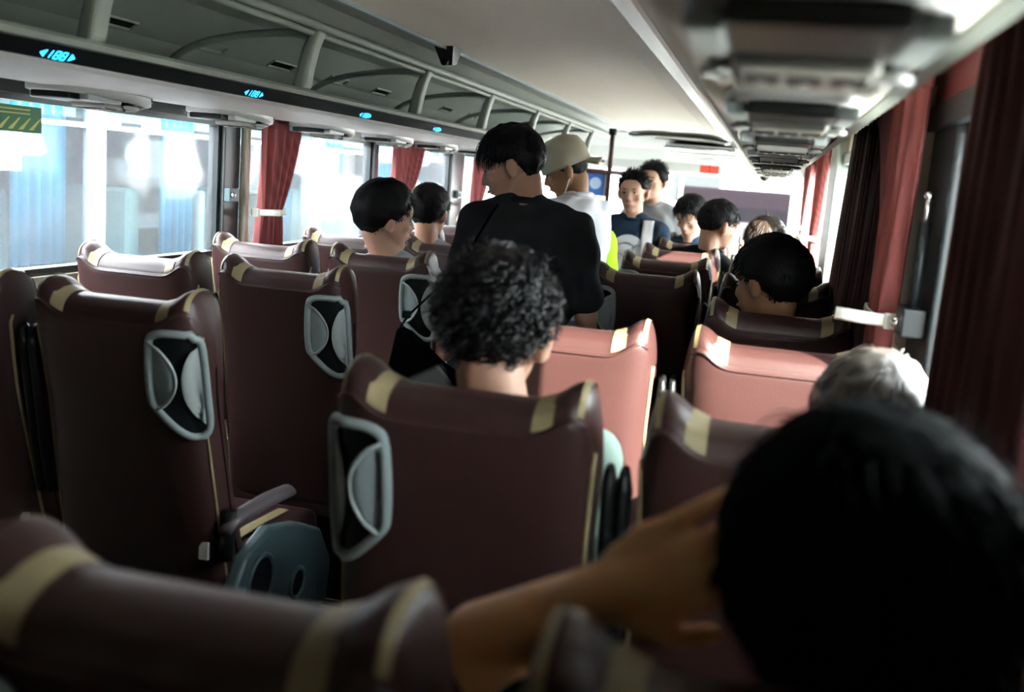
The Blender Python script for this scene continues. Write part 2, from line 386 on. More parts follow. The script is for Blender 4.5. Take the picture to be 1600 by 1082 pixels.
def make_seat(kind, name='bus_seat'):
    """kind: pocket side s (+1/-1/0) and armrest side r (+1/-1)"""
    s, r = kind
    t = thing(name, 'x', 'seat')
    V, F = build_backrest(UALL, VS)
    o = obj('backrest', (V, F), LEATHER, t, True)
    md = o.modifiers.new('w', 'WELD'); md.merge_threshold = .0006
    md = o.modifiers.new('s', 'SUBSURF'); md.levels = 1; md.render_levels = 1
    for sg in (-1, 1):
        for (a0, a1) in ((.53, .68), (.835, .875)):
            ul = [sg*u for u in US if a0-1e-6 <= u <= a1+1e-6]; vl = [v for v in VS if .445 <= v <= .72]
            q = obj('stripe', build_backrest(ul, vl, .0022, False), TAN, t, True)
            md = q.modifiers.new('s', 'SUBSURF'); md.levels = 1; md.render_levels = 1; md.boundary_smooth = 'PRESERVE_CORNERS'
        P = [seat_pt(sg*.955, v)+seat_n(sg*.955, v)*.001 for v in [i/28*.445 for i in range(29)]]
        obj('piping', tube(P, .0038, 6), TAN, t, True)
    # rear panel seam piping across the top (same leather)
    P = [seat_pt(u, .44)+seat_n(u, .44)*.0005 for u in [-.9+i*1.8/30 for i in range(31)]]
    obj('seam', tube(P, .0025, 5), LEATHER, t, True)
    # cushion
    bm = bx(-.205, .205, .10, .62, .33, .455, bev=.035); obj('seat_cushion', bm, LEATHER, t, True)
    for sg in (-1, 1):
        obj('stripe', tube([(sg*.115, .14, .457), (sg*.115, .40, .459), (sg*.125, .56, .456), (sg*.128, .618, .43), (sg*.128, .622, .36)], .018, 8, flat=(.12, 1)), TAN, t, True)
    bm = bmesh.new(); box(bm, -.18, .18, .14, .55, .26, .33, bev=.01); box(bm, -.03, .03, .2, .5, 0, .26, bev=.005); box(bm, -.16, .16, .22, .48, 0, .03, bev=.005)
    obj('frame', bm, BLACKP, t)
    # raised armrest beside the back (towards the neighbouring seat)
    pts = [(r*.216, .075, .60), (r*.217, .055, .72), (r*.217, .035, .86), (r*.217, .020, .95), (r*.216, .005, .985)]
    obj('raised_armrest', tube(pts, [.018, .024, .026, .026, .014], 10, flat=(.5, 1)), BLACKP, t, True)
    # lower tag
    obj('tag', bx(-.012 if False else (.165 if s >= 0 else -.185), .185 if s >= 0 else -.165, .005, .012, .47, .51), TAG, t)
    q = t.children[-1]; q.location = (0, 0, 0)
    p = seat_pt(.82*(1 if s >= 0 else -1), .11); bm = bx(p.x-.011, p.x+.011, p.y-.006, p.y+.0, p.z-.020, p.z+.020)
    q.data = (lambda oo: oo.data)(obj('tmp', bm, TAG)); bpy.data.objects.remove(bpy.data.objects['tmp'])
    if s:
        # grab pocket on the aisle corner of the rear shell
        def sp(lx, lz, off=0):           # pocket-plane coordinates -> 3d, wrapped around the corner
            X = s*(.150+lx); z = .905+lz
            lim = .192
            if abs(X) <= lim:
                v = interp(z, [.36, .62, .88, ztop(abs(X)/.2)-.06], [0, .18, .34, .43]); p = seat_pt(X/wz(z), v); nrm = Vector((0, -1, 0))
                return p+nrm*(off+.006)
            ex = abs(X)-lim; v = interp(z, [.36, .62, .88, 1.0], [0, .18, .34, .42]); p = seat_pt(s*.94, v)
            return Vector((s*(lim+ex*.55), p.y+ex*.9-.006-off*.8, z))
        out = [(-.048, .085), (-.040, .103), (-.015, .113), (.018, .113), (.040, .104), (.052, .085), (.056, .03), (.058, -.04), (.058, -.085), (.048, -.108), (.028, -.114), (.004, -.100), (-.022, -.075), (-.042, -.052), (-.050, -.035), (-.052, .02)]
        def dense(poly, k=3):
            R = []
            n = len(poly)
            for i in range(n):
                p0, p1, p2, p3 = [Vector((*poly[(i+d) % n], 0)) for d in (-1, 0, 1, 2)]
                for j in range(k):
                    t_ = j/k
                    q = .5*((2*p1)+(-p0+p2)*t_+(2*p0-5*p1+4*p2-p3)*t_*t_+(-p0+3*p1-3*p2+p3)*t_**3)
                    R.append((q.x, q.y))
            return R
        od = dense(out, 3); n = len(od)
        ring = [sp(x, z, .006) for x, z in od]+[sp(*od[0], .006)]
        pk = obj('pocket_frame', tube(ring, .0085, 8, caps=False), PLAST, t, True)
        # flange between ring and shell
        V = [sp(x, z, .004) for x, z in od]+[sp(x*1.10, z*1.05, -.010) for x, z in od]
        F = [(i, (i+1) % n, n+(i+1) % n, n+i) for i in range(n)]
        # recess plate
        V2 = [sp(x, z, -.001) for x, z in od]+[sp(0, .0, -.001)]
        F2 = [(i, (i+1) % n, n) for i in range(n)]
        obj('recess', (V2, F2), BLACKP, pk, True)
        # inner lobes : curved panels bulging from both sides
        def lobe(xo, bulge, z0, z1, m):
            V = []; F = []; N = 14; K = 6
            for i in range(N+1):
                tt = i/N; z = z0+(z1-z0)*tt; b = math.sin(PI*tt)**.6
                for k in range(K+1):
                    kk = k/K; x = xo[0]+(xo[1]-xo[0])*(tt) ; x = x+bulge*b*kk
                    V.append(sp(x, z, .004+.010*math.sin(kk*PI*.5)*b*(1 if kk < 1 else .7)))
            for i in range(N):
                for k in range(K): F.append((i*(K+1)+k, i*(K+1)+k+1, (i+1)*(K+1)+k+1, (i+1)*(K+1)+k))
            return obj('pocket_lobe', (V, F), m, pk, True)
        lobe((-.040, -.046), .050, -.055, .088, PLAST)
        lobe((.054, .046), -.034, -.095, .085, PLAST_L)
        ed = []
        for i in range(15):
            tt = i/14; z = -.055+.143*tt; b = math.sin(PI*tt)**.6; ed.append(sp(-.040-.006*tt+.050*b, z, .012))
        obj('lobe_edge', tube(ed, .0035, 6), PLAST_L, pk, True)
        # aisle-side recliner cover and lowered armrest
        sx = s*.225
        poly = [(.04, .20), (.60, .20), (.62, .32), (.54, .43), (.40, .49), (.25, .525), (.13, .49), (.03, .36)]
        bm = bmesh.new(); vs = [bm.verts.new((sx-s*.018, y, z)) for y, z in poly]; f = bm.faces.new(vs)
        ex = bmesh.ops.extrude_face_region(bm, geom=[f]); bmesh.ops.translate(bm, verts=[v for v in ex['geom'] if isinstance(v, bmesh.types.BMVert)], vec=(s*.036, 0, 0))
        bmesh.ops.recalc_face_normals(bm, faces=bm.faces)
        sc_ = obj('side_cover', bm, TEALP, t); md = sc_.modifiers.new('b', 'BEVEL'); md.width = .01; md.segments = 3
        for (cy, cz, cr) in ((.20, .41, .062), (.40, .33, .038)):
            ring = [(sx+s*.019, cy+cr*math.cos(a*PI/10), cz+cr*math.sin(a*PI/10)) for a in range(21)]
            obj('cover_ring', tube(ring, .007, 6, caps=False), TEALP, sc_, True)
            bm = bmesh.new(); bmesh.ops.create_circle(bm, cap_ends=True, segments=20, radius=cr, matrix=Matrix.Translation((sx+s*.0195, cy, cz)) @ Matrix.Rotation(PI/2, 4, 'Y'))
            obj('cover_hole', bm, BLACKP, sc_)
        obj('armrest', tube([(s*.225, .06, .57), (s*.226, .10, .590), (s*.226, .26, .588), (s*.226, .36, .580), (s*.225, .39, .568)], [.014, .021, .022, .021, .012], 10, flat=(.8, 1)), mat_arm, t, True)
        obj('armrest_post', tube([(s*.216, .08, .5), (s*.218, .09, .61)], .018, 8), BLACKP, t, True)
    return t
mat_arm = mat('armrest_vinyl', (.12, .10, .11), .4)
def copy_tree(o, parent=None):
    c = o.copy(); C.objects.link(c)
    if parent: c.parent = parent
    for ch in list(o.children): copy_tree(ch, c)
    return c
protos = {}
def seat(kind, x, y, label, group, rec=0, z=0):
    if kind not in protos: protos[kind] = t = make_seat({'LA': (1, -1), 'RA': (-1, 1), 'LW': (0, 1), 'RW': (0, -1)}[kind])
    else: t = copy_tree(protos[kind])
    t.location = (x, y-.02, z-.008-(.018 if y < 1 else 0)); t['label'] = label; t['group'] = group
    t.rotation_euler = (math.radians(rec), 0, 0)
    return t
LAX, RAX, SP = -1.288, -.390, .456
LW, RW = LAX-SP, RAX+SP-.002
YL = lambda k: 1.921+.76*k
YR = lambda k: 1.432+.76*(k-2)
G = {'LA': 'left aisle seats', 'RA': 'right aisle seats', 'LW': 'left window seats', 'RW': 'right window seats'}
LA = ['nearest left aisle seat, dark maroon, large at the left edge of the picture', 'second left aisle seat, maroon back with grey grab pocket beside the aisle', 'third left aisle seat, passenger with bowl-cut hair sitting in it',
      'fourth left aisle seat, only its plain back visible behind the light blue tee passenger', 'fifth left aisle seat, mostly hidden behind the man in black', 'sixth left aisle seat, hidden beside the capped man']
LWl = ['dark window seat cut by the left picture edge', 'pale-lit window seat below the wide left window with blue curtains outside', 'pale-lit window seat below the first tied left curtain', 'window seat beside the bowl-cut passenger', 'window seat just behind the short-haired passenger by the left windows', 'far left window seat beside the second black pillar', 'farthest left window seat']
for k in range(6): seat('LA', LAX, YL(k), LA[k], G['LA'])
for k in range(7): seat('LW', LW, YL(k), LWl[k], G['LW'])
RA = {1: 'blurred foreground seat along the bottom left with olive-tan stripes', 2: 'large maroon seat in the centre with the curly-haired passenger', 3: 'sunlit salmon seat back right of the curly-haired head', 5: 'dark unlit seat back directly right of the standing man in black',
      6: 'first small maroon seat beyond the dark one', 7: 'second small maroon seat beyond the dark one', 8: 'maroon seat in front of the head-down passenger', 9: 'farthest right aisle seat'}
RWl = {1: 'foreground seat behind the big black head, tan stripes at bottom', 2: 'shadowed seat back with striped ear left of the big black head', 3: 'bright sunlit seat back in front of the grey-haired passenger', 4: 'olive striped reclined seat with dark-haired passenger by the curtain',
       5: 'right window seat beyond the reclined one', 6: 'right window seat under the washed-out sunlight', 7: 'bright far right window seat near the far curtain', 8: 'farthest right window seat'}
for k in RA: seat('RA', RAX, YR(k), RA[k], G['RA'])
for k in RWl: seat('RW', RW, YR(k)-(.0 if k != 4 else .05), RWl[k], G['RW'], rec=(4 if k == 4 else 0))

# ------------------------------------------------------------------ overhead service units
UNITM = mat('unit_silver', (.62, .62, .58), .4); UNITD = mat('unit_dark', (.008, .010, .010), .35, spec=.3); GRILL = mat('grille_grey', (.34, .33, .29), .5); UNITR = mat('unit_rim', (.45, .46, .45), .35)
def make_unit():
    t = thing('service_unit', 'x', 'overhead unit')
    # outline (x,y), y>0 is far end; wide near end
    def outl(sc=1, n=28):
        R = []
        for i in range(n):
            a = 2*PI*i/n; c, s_ = math.cos(a), math.sin(a)
            x = abs(c)**.55*math.copysign(1, c); y = abs(s_)**.75*math.copysign(1, s_)
            wd = .097 if y < 0 else .097-.030*y**1.5
            R.append((x*wd*sc, y*.215*sc))
        return R
    def dep(y): return -.012-.016*max(0, min(1, (y+.22)/.36))
    o1 = outl(); o2 = outl(.93); n = len(o1)
    V = [(x, y, .004) for x, y in o1]+[(x, y, dep(y)*.8) for x, y in o1]+[(x, y, dep(y)) for x, y in o2]
    F = [(i, (i+1) % n, n+(i+1) % n, n+i) for i in range(n)]+[(n+i, n+(i+1) % n, 2*n+(i+1) % n, 2*n+i) for i in range(n)]
    obj('rim', (V, F), UNITR, t, True)
    V = [(x, y, dep(y)+.002) for x, y in o2]+[(0, 0, dep(0)+.004)]
    F = [(i, (i+1) % n, n) for i in range(n)]
    obj('housing', (V, F), UNITM, t, True)
    # dark glossy centre
    bm = bmesh.new(); box(bm, -.058, .058, -.185, .11, -.030, -.010, bev=.006); obj('centre_panel', bm, UNITD, t)
    bm = bmesh.new(); box(bm, -.055, .055, -.03, .075, -.042, -.026, bev=.008); pn = obj('button_panel', bm, GRILL, t)
    for k in (-1, 0, 1):
        bm = bx(-.015+k*.034, .015+k*.034, -.012, .030, -.046, -.038, bev=.004); obj('button', bm, UNITD, pn)
        obj('button_mark', bx(-.004+k*.034, .004+k*.034, .004, .009, -.0475, -.045), TAG, pn)
    # ribbed grille, sloping up at the far end
    bm = bmesh.new()
    V = []; F = []
    for i in range(26):
        x = -.056+i*.1125/25
        for (y, z) in ((.055, -.046), (.10, -.044), (.150, -.030), (.185, -.012)):
            V += [(x-.0014, y, z), (x+.0014, y, z), (x+.0014, y, z+.008), (x-.0014, y, z+.008)]
        b = i*16
        for j in range(3):
            q = b+j*4
            for k in range(4): F.append((q+k, q+(k+1) % 4, q+4+(k+1) % 4, q+4+k))
        F.append((b, b+1, b+2, b+3))
    g = obj('grille', (V, F), GRILL, t); g['kind'] = 'stuff'
    obj('grille_back', yprofile([(.05, -.041), (.10, -.039), (.150, -.025), (.185, -.008)], -.058, .058, .02), UNITD, t)
    for s in (-1, 1):   # swivel lamp / air nozzle on both sides
        ring = [(s*.072+.012*math.cos(a*PI/8), .06+.026*math.sin(a*PI/8), -.034) for a in range(17)]
        obj('nozzle', tube(ring, .0045, 6, caps=False), UNITR, t, True)
        bm = bmesh.new(); bmesh.ops.create_uvsphere(bm, u_segments=12, v_segments=8, radius=.012, matrix=Matrix.Translation((s*.072, .06, -.026)) @ Matrix.Diagonal((.8, 1.9, .8, 1)))
        obj('nozzle_ball', bm, BLACKP, t, True)
        obj('lamp_cover', bx(s*.074-.014, s*.074+.014, -.15, -.005, -.030, -.012, bev=.005), PLAST_L, t, False)
    return t
unit0 = make_unit(); first = True
ULAB = ['large blurred overhead unit at the top of the picture', 'second overhead unit from the top right, silver ends and three buttons', 'third overhead unit from the top right, dark centre', 'fourth overhead unit along the right duct, small and pale', 'fifth overhead unit along the right duct', 'sixth overhead unit along the right duct', 'farthest overhead unit along the right duct']
for k in range(7):
    t = unit0 if first else copy_tree(unit0); first = False
    t.location = (.018, .88+.76*k, 1.511); t['label'] = ULAB[k]; t['group'] = 'service units on the right duct'
LL = ['left overhead unit above the wide window near the green sticker', 'left overhead unit next to the first black pillar', 'left overhead unit just beyond the first tied curtain', 'left overhead unit above the second left window', 'left overhead unit by the second tied curtain', 'left overhead unit beyond the second tied curtain', 'left overhead unit near the third tied curtain', 'farthest left overhead unit']
for k in range(8):
    t = copy_tree(unit0); t.location = (-1.80, 2.53+.76*(k), 1.512); t['label'] = LL[k]; t['group'] = 'service units above the left windows'

# ------------------------------------------------------------------ blue row signs on the rack strip
SL = ['blue lit row sign nearest, at the left edge of the rack strip', 'second blue lit row sign along the rack strip', 'third blue lit row sign along the rack strip', 'fourth blue lit row sign, beside the head of the man in black', 'fifth blue lit row sign hidden far along the rack']
for k in range(5):
    y = 1.80+.80*k
    # strokes on the slanted face from (-1.372,1.527) to (-1.362,1.558)
    def fp(yy, h): return (-1.3715+.010*h*.62+.0012, yy+.012*h, 1.529+.029*h*.62)
    V = []; F = []
    def quad(y0, h0, y1, h1, tk, V=V, F=F):
        dy, dh = y1-y0, (h1-h0)*.03; L = math.hypot(dy, dh) or 1; ny, nh = -dh/L*tk, dy/L*tk/.03
        b = len(V)
        for (a, c) in ((y0+ny, h0+nh), (y1+ny, h1+nh), (y1-ny, h1-nh), (y0-ny, h0-nh)): V.append(fp(a, c))
        F.append((b, b+1, b+2, b+3))
    b = len(V); V += [fp(y-.052, .5), fp(y-.036, .9), fp(y-.036, .1)]; F.append((b, b+1, b+2))
    b = len(V); V += [fp(y+.052, .5), fp(y+.036, .1), fp(y+.036, .9)]; F.append((b, b+1, b+2))
    for c in (-.020, -.002, .018):
        sgs = [((-.006, .1), (.006, .1)), ((-.006, .9), (.006, .9)), ((-.006, .1), (-.006, .9)), ((.006, .1), (.006, .9)), ((-.006, .5), (.006, .5))]
        if c == -.020: sgs = [((0, .1), (0, .9))]
        for (p, q) in sgs: quad(y+c+p[0], p[1], y+c+q[0], q[1], .0014)
    tag(obj('row_sign', (V, F), BLUELED), SL[k], 'sign', 'blue row signs on the rack')

# ------------------------------------------------------------------ curtains
def curtain(label, X, top, tie, bot, ztop_, ztie, zbot, folds, amp, m, strap=True, sidex=1, header=True, phase=0, tie_sag=.0, group='curtains', nu=90):
    """top/tie/bot = (y0,y1)"""
    cy = (tie[0]+tie[1])/2 if tie else (top[0]+top[1])/2
    t = thing('curtain', label, 'curtain', (X, cy, zbot), group)
    V = []; F = []; nv = 36
    for j in range(nv+1):
        z = ztop_+(zbot-ztop_)*j/nv
        if tie:
            if z > ztie:
                k = (ztop_-z)/(ztop_-ztie); k = k**1.4; a = top[0]+(tie[0]-top[0])*k; b = top[1]+(tie[1]-top[1])*k
            else:
                k = (ztie-z)/(ztie-zbot); k = k**.7; a = tie[0]+(bot[0]-tie[0])*k; b = tie[1]+(bot[1]-tie[1])*k
        else:
            k = j/nv; a = top[0]+(bot[0]-top[0])*k; b = top[1]+(bot[1]-top[1])*k
        dens = min(1.6, (top[1]-top[0])/max(.03, (b-a)))
        for i in range(nu+1):
            u = i/nu
            x = math.sin(2*PI*folds*u+phase+.8*math.sin(5*u+1.5*z))*amp*(.55+.45*dens)+.3*amp*math.sin(2*PI*folds*2.3*u+phase*2+z*3)
            V.append((x, a+(b-a)*(u+.012*math.sin(9*u+4*z+phase))-cy, z-zbot))
    for j in range(nv):
        for i in range(nu): F.append((j*(nu+1)+i, j*(nu+1)+i+1, (j+1)*(nu+1)+i+1, (j+1)*(nu+1)+i))
    ribbon(obj('fabric', (V, F), m, t, True), .003)
    if header:
        V = []; F = []
        for j in range(3):
            z = ztop_-.035*j/2+.004
            for i in range(nu+1):
                u = i/nu; a, b = top
                x = math.sin(2*PI*folds*u+phase+.8*math.sin(5*u+1.5*z))*amp+.3*amp*math.sin(2*PI*folds*2.3*u+phase*2+z*3)
                V.append((x*1.06, a+(b-a)*u-cy, z-zbot))
        for j in range(2):
            for i in range(nu): F.append((j*(nu+1)+i, j*(nu+1)+i+1, (j+1)*(nu+1)+i+1, (j+1)*(nu+1)+i))
        ribbon(obj('header_band', (V, F), m, t, True), .006)
    if strap and tie:
        z = ztie-zbot; h = .012; ins = -sidex*(amp+.018)
        y0, y1 = tie[0]-cy-.015, tie[1]-cy+.015
        ym = y0-.012 if sidex > 0 else y0-.012
        obj('tie_strap', tube([(sidex*.02, ym, z), (-sidex*.02, ym-.002, z+.001), (-sidex*.06, ym, z+.003), (-sidex*.105, ym+.006, z+.006)], .013, 8, flat=(1, .18)), STRAP, t, True)
        obj('tie_strap', tube([(sidex*.02, y1, z), (ins*.9, y1, z), (ins, (y0+y1)/2, z), (ins*.9, y0, z), (0, ym, z)], .012, 8, flat=(1, .18)), STRAP, t, True)
        obj('strap_clip', bx(-.012, .018, ym-.010, ym+.004, z-.016, z+.016, bev=.004), STRAP, t)
    return t
# left side
curtain('first maroon tied curtain next to the black pillar, left side', -1.935, (3.75, 4.10), (3.76, 3.92), (3.72, 3.95), 1.515, 1.155, .90, 4.5, .016, CURT, sidex=-1)
curtain('second maroon tied curtain along the left windows', -1.935, (5.22, 5.72), (5.25, 5.42), (5.22, 5.45), 1.515, 1.155, .90, 5, .016, CURT, sidex=-1, phase=1)
curtain('third maroon tied curtain behind the head of the man in black', -1.935, (6.80, 7.25), (6.82, 6.97), (6.78, 7.0), 1.515, 1.155, .90, 4.5, .016, CURT, sidex=-1, phase=2)
curtain('drawn dark curtain on the rearmost left window, behind the photographer', -1.945, (-.9, 2.18), None, (-.9, 2.22), 1.515, 1.15, .90, 30, .012, CURT_D, strap=False, header=False, nu=240)  # off-view curtain, added to keep window light off the seat backs
# right side
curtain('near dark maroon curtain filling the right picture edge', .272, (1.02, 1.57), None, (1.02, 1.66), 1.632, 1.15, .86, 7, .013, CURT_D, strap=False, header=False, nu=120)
curtain('dark drawn curtain on the rearmost right window, beside the photographer', .272, (-.95, .78), None, (-.95, .78), 1.632, 1.15, .86, 26, .012, CURT_D, strap=False, header=False, nu=240)  # added out of view; narrows the opening that lights the rear seats
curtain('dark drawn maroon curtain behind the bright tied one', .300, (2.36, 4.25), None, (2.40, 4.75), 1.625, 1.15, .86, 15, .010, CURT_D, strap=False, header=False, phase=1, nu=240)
curtain('bright red tied curtain beside the right black pillar', .262, (2.15, 2.46), (2.20, 2.38), (2.16, 2.46), 1.632, 1.145, .86, 2.6, .014, CURT, sidex=1, phase=.6)
# diagonal flap gathered towards the tie
def flap():
    t = thing('curtain', 'salmon curtain flap sweeping diagonally down to the cream strap', 'curtain', (.25, 2.4, 1.1), 'curtains')
    V = []; F = []; nu, nv = 24, 30
    for j in range(nv+1):
        k = j/nv; z = 1.625+(1.15-1.625)*k
        ya = 2.38-.10*k; yb = 3.05-(3.05-2.36)*k**.62
        for i in range(nu+1):
            u = i/nu
            V.append((.004*math.sin(u*9+k*3)+.012*u*(1-k)+.01*k, ya+(yb-ya)*u-2.4, z-1.1-.03*u*(1-k)))
    for j in range(nv):
        for i in range(nu): F.append((j*(nu+1)+i, j*(nu+1)+i+1, (j+1)*(nu+1)+i+1, (j+1)*(nu+1)+i))
    ribbon(obj('fabric', (V, F), CURT, t, True), .003)
flap()
curtain('far red curtain pair at the bright front right window', .268, (5.5, 6.3), (5.75, 6.0), (5.6, 6.1), 1.62, 1.16, .86, 6, .016, CURT, sidex=1, phase=2)
curtain('farthest red curtain by the windscreen corner', .268, (7.2, 8.3), (7.5, 7.8), (7.3, 8.1), 1.62, 1.16, .86, 6, .018, CURT, sidex=1, phase=3)
# curtain rails with gliders
rl = thing('curtain_rail', 'thin grey curtain rail under the right duct with small gliders', 'rail', (.262, 0, 1.645))
obj('rail', bx(-.008, .008, YB, 9.4, -.004, .012), METAL, rl)
for y in [.5+i*.06 for i in range(17)]+[2.07+i*.05 for i in range(30)]+[5.5+i*.1 for i in range(8)]:
    obj('glider', bx(-.005, .005, y-.004, y+.004, -.018, -.002, bev=.0015), STRAP, rl)
# beige trim beside pillars, grey pillar, gas strut and brackets
struct(obj('trim_8', bx(XR-.035, XR, 2.30, 2.40, .9, 1.62, bev=.006), BEIGE))
struct(obj('trim_9', bx(XR-.045, XR+.02, 4.85, 5.35, .9, 1.66, bev=.01), GREYP))
struct(obj('trim_10', bx(XL, XL+.03, 3.715, 3.745, .9, 1.51, bev=.006), BEIGE))
b = thing('window_latch', 'black bracket with silver bolt on the right pillar with upright rod', 'latch', (.315, 2.115, 1.155))
obj('bracket', bx(-.045, .0, -.050, .045, -.028, .028, bev=.005), BLACKP, b)
bm = bmesh.new(); bmesh.ops.create_uvsphere(bm, u_segments=12, v_segments=8, radius=.011, matrix=Matrix.Translation((-.048, .0, -.004))); obj('bolt', bm, CHROME, b, True)
obj('rod', tube([(-.022, -.02, .02), (-.022, -.015, .19)], .011, 10), BLACKP, b, True)
obj('rod_tip', tube([(-.022, -.015, .19), (-.022, -.015, .235)], .005, 8), METAL, b, True)
bm = bmesh.new(); bmesh.ops.create_uvsphere(bm, u_segments=10, v_segments=8, radius=.009, matrix=Matrix.Translation((-.022, -.015, .24))); obj('ball_end', bm, CHROME, b, True)
b = thing('window_latch', 'small grey latch with white knob on the first left pillar', 'latch', (-1.995, 3.62, 1.22))
obj('bracket', bx(.0, .025, -.03, .045, -.025, .025, bev=.004), TEALP, b)
bm = bmesh.new(); bmesh.ops.create_uvsphere(bm, u_segments=10, v_segments=8, radius=.011, matrix=Matrix.Translation((.03, -.012, 0))); obj('knob', bm, METAL, b, True)
b = thing('window_latch', 'small grey latch on the second wide left pillar', 'latch', (-1.995, 6.62, 1.22))
obj('bracket', bx(.0, .025, -.03, .045, -.025, .025, bev=.004), TEALP, b)
bm = bmesh.new(); bmesh.ops.create_uvsphere(bm, u_segments=10, v_segments=8, radius=.013, matrix=Matrix.Translation((.03, 0, 0))); obj('knob', bm, METAL, b, True)
# green notices on the left panes
def notice(y0, y1, z0, z1, label):
    t = thing('window_notice', label, 'notice', (-2.022, y0, z0), 'green notices on the left windows')
    W, H = y1-y0, z1-z0
    obj('sheet', bx(-.001, .001, 0, W, 0, H), GREENS, t)
    V = []; F = []
    for i in range(7):
        a = .05*W+i*W*.13; bq = len(V); V += [(.0018, a, H*.1), (.0018, a+.012*W/.2, H*.1), (.0018, a+W*.16, H*.55), (.0018, a+W*.14, H*.55)]; F.append((bq, bq+1, bq+2, bq+3))
    for k in range(2):
        z = H*(.68+.15*k); bq = len(V); V += [(.0018, W*.1, z), (.0018, W*.85, z), (.0018, W*.85, z+H*.05), (.0018, W*.1, z+H*.05)]; F.append((bq, bq+1, bq+2, bq+3))
    obj('hatching', (V, F), YEL, t)
notice(2.28, 2.60, 1.39, 1.462, 'dark green notice sheet at the top left corner of the wide left window')
notice(4.16, 4.30, 1.455, 1.492, 'small green notice just right of the first tied left curtain')

# ------------------------------------------------------------------ small fittings at the front
t = thing('led_clock', 'red lit digital clock above the windscreen', 'clock', (-.545, 9.70, 1.555))
obj('case', bx(-.085, .085, -.02, .02, -.035, .035, bev=.006), BLACKP, t)
V = []; F = []
def seg(x0, z0, x1, z1):
    b_ = len(V); V.extend([(x0, -.0215, z0), (x1, -.0215, z0), (x1, -.0215, z1), (x0, -.0215, z1)]); F.append((b_, b_+1, b_+2, b_+3))
for cx in (-.060, -.024, .024, .060):
    seg(cx-.011, -.025, cx+.011, -.017); seg(cx-.011, .017, cx+.011, .025); seg(cx-.011, -.004, cx+.011, .004)
    seg(cx-.015, -.025, cx-.008, .025); seg(cx+.008, -.025, cx+.015, .025)
seg(-.003, -.013, .003, -.007); seg(-.003, .007, .003, .013)
obj('digits', (V, F), REDLED, t)
t = thing('dome_camera', 'small dark dome above the windscreen right of the clock', 'camera', (-.05, 9.7, 1.52))
bm = bmesh.new(); bmesh.ops.create_uvsphere(bm, u_segments=16, v_segments=10, radius=.045, matrix=Matrix.Diagonal((1, 1, .9, 1))); obj('dome', bm, UNITD, t, True)
bm = bmesh.new(); bmesh.ops.create_cone(bm, cap_ends=True, segments=18, radius1=.055, radius2=.07, depth=.12, matrix=Matrix.Translation((0, 0, .08))); obj('base', bm, GREYP, t)
t = thing('ceiling_camera', 'black wedge-shaped camera hanging from the blue ceiling edge', 'camera', (-1.15, 3.60, 1.775))
V = [(-.035, -.05, .025), (.035, -.05, .025), (.035, .06, .025), (-.035, .06, .025), (-.02, .0, -.035), (.02, .0, -.035), (.025, .035, -.03), (-.025, .035, -.03)]
obj('housing', (V, [(0, 1, 2, 3), (0, 4, 5, 1), (1, 5, 6, 2), (2, 6, 7, 3), (3, 7, 4, 0), (4, 7, 6, 5)]), BLACKP, t)
obj('lens', tube([(0, .0, -.02), (0, -.035, -.03)], .012, 10), UNITD, t, True)
t = thing('handrail', 'dark upright grab pole at the end of the aisle with a crossbar', 'handrail', (-1.20, 8.0, -.15))
obj('pole', tube([(.0, 0, 0), (0, 0, 1.93)], .018, 12), mat('pole_maroon', (.055, .02, .022), .35), t, True)
obj('crossbar', tube([(-.78, 0, 1.60), (.26, 0, 1.60)], .018, 10), t.children[0].data.materials[0], t, True)
obj('collar', tube([(0, 0, 1.88), (0, 0, 1.93)], .03, 12), BLACKP, t, True)
t = thing('poster', 'red and blue notice hanging below the crossbar', 'notice', (-1.52, 8.02, 1.26))
obj('sheet', bx(0, .30, -.002, .002, 0, .19), mat('poster_white', (.7, .7, .7), .6), t)
obj('red_print', bx(.01, .13, -.004, -.002, .02, .15), mat('poster_red', (.6, .05, .05), .6), t)
obj('blue_print', bx(.15, .285, -.004, -.002, .01, .18), mat('poster_blue', (.04, .15, .5), .6), t)
bm = bmesh.new(); bmesh.ops.create_circle(bm, cap_ends=True, segments=20, radius=.045, matrix=Matrix.Translation((.217, -.0045, .10)) @ Matrix.Rotation(PI/2, 4, 'X')); obj('emblem', bm, mat('poster_pale', (.45, .6, .8), .6), t)
# partition beyond the left front seats
t = thing('partition', 'grey partition panel behind the crossbar near the driver', 'partition', (-1.55, 8.3, -.15))
obj('panel', bx(-.44, .28, 0, .03, 0, 1.18, bev=.01), GREYP, t)

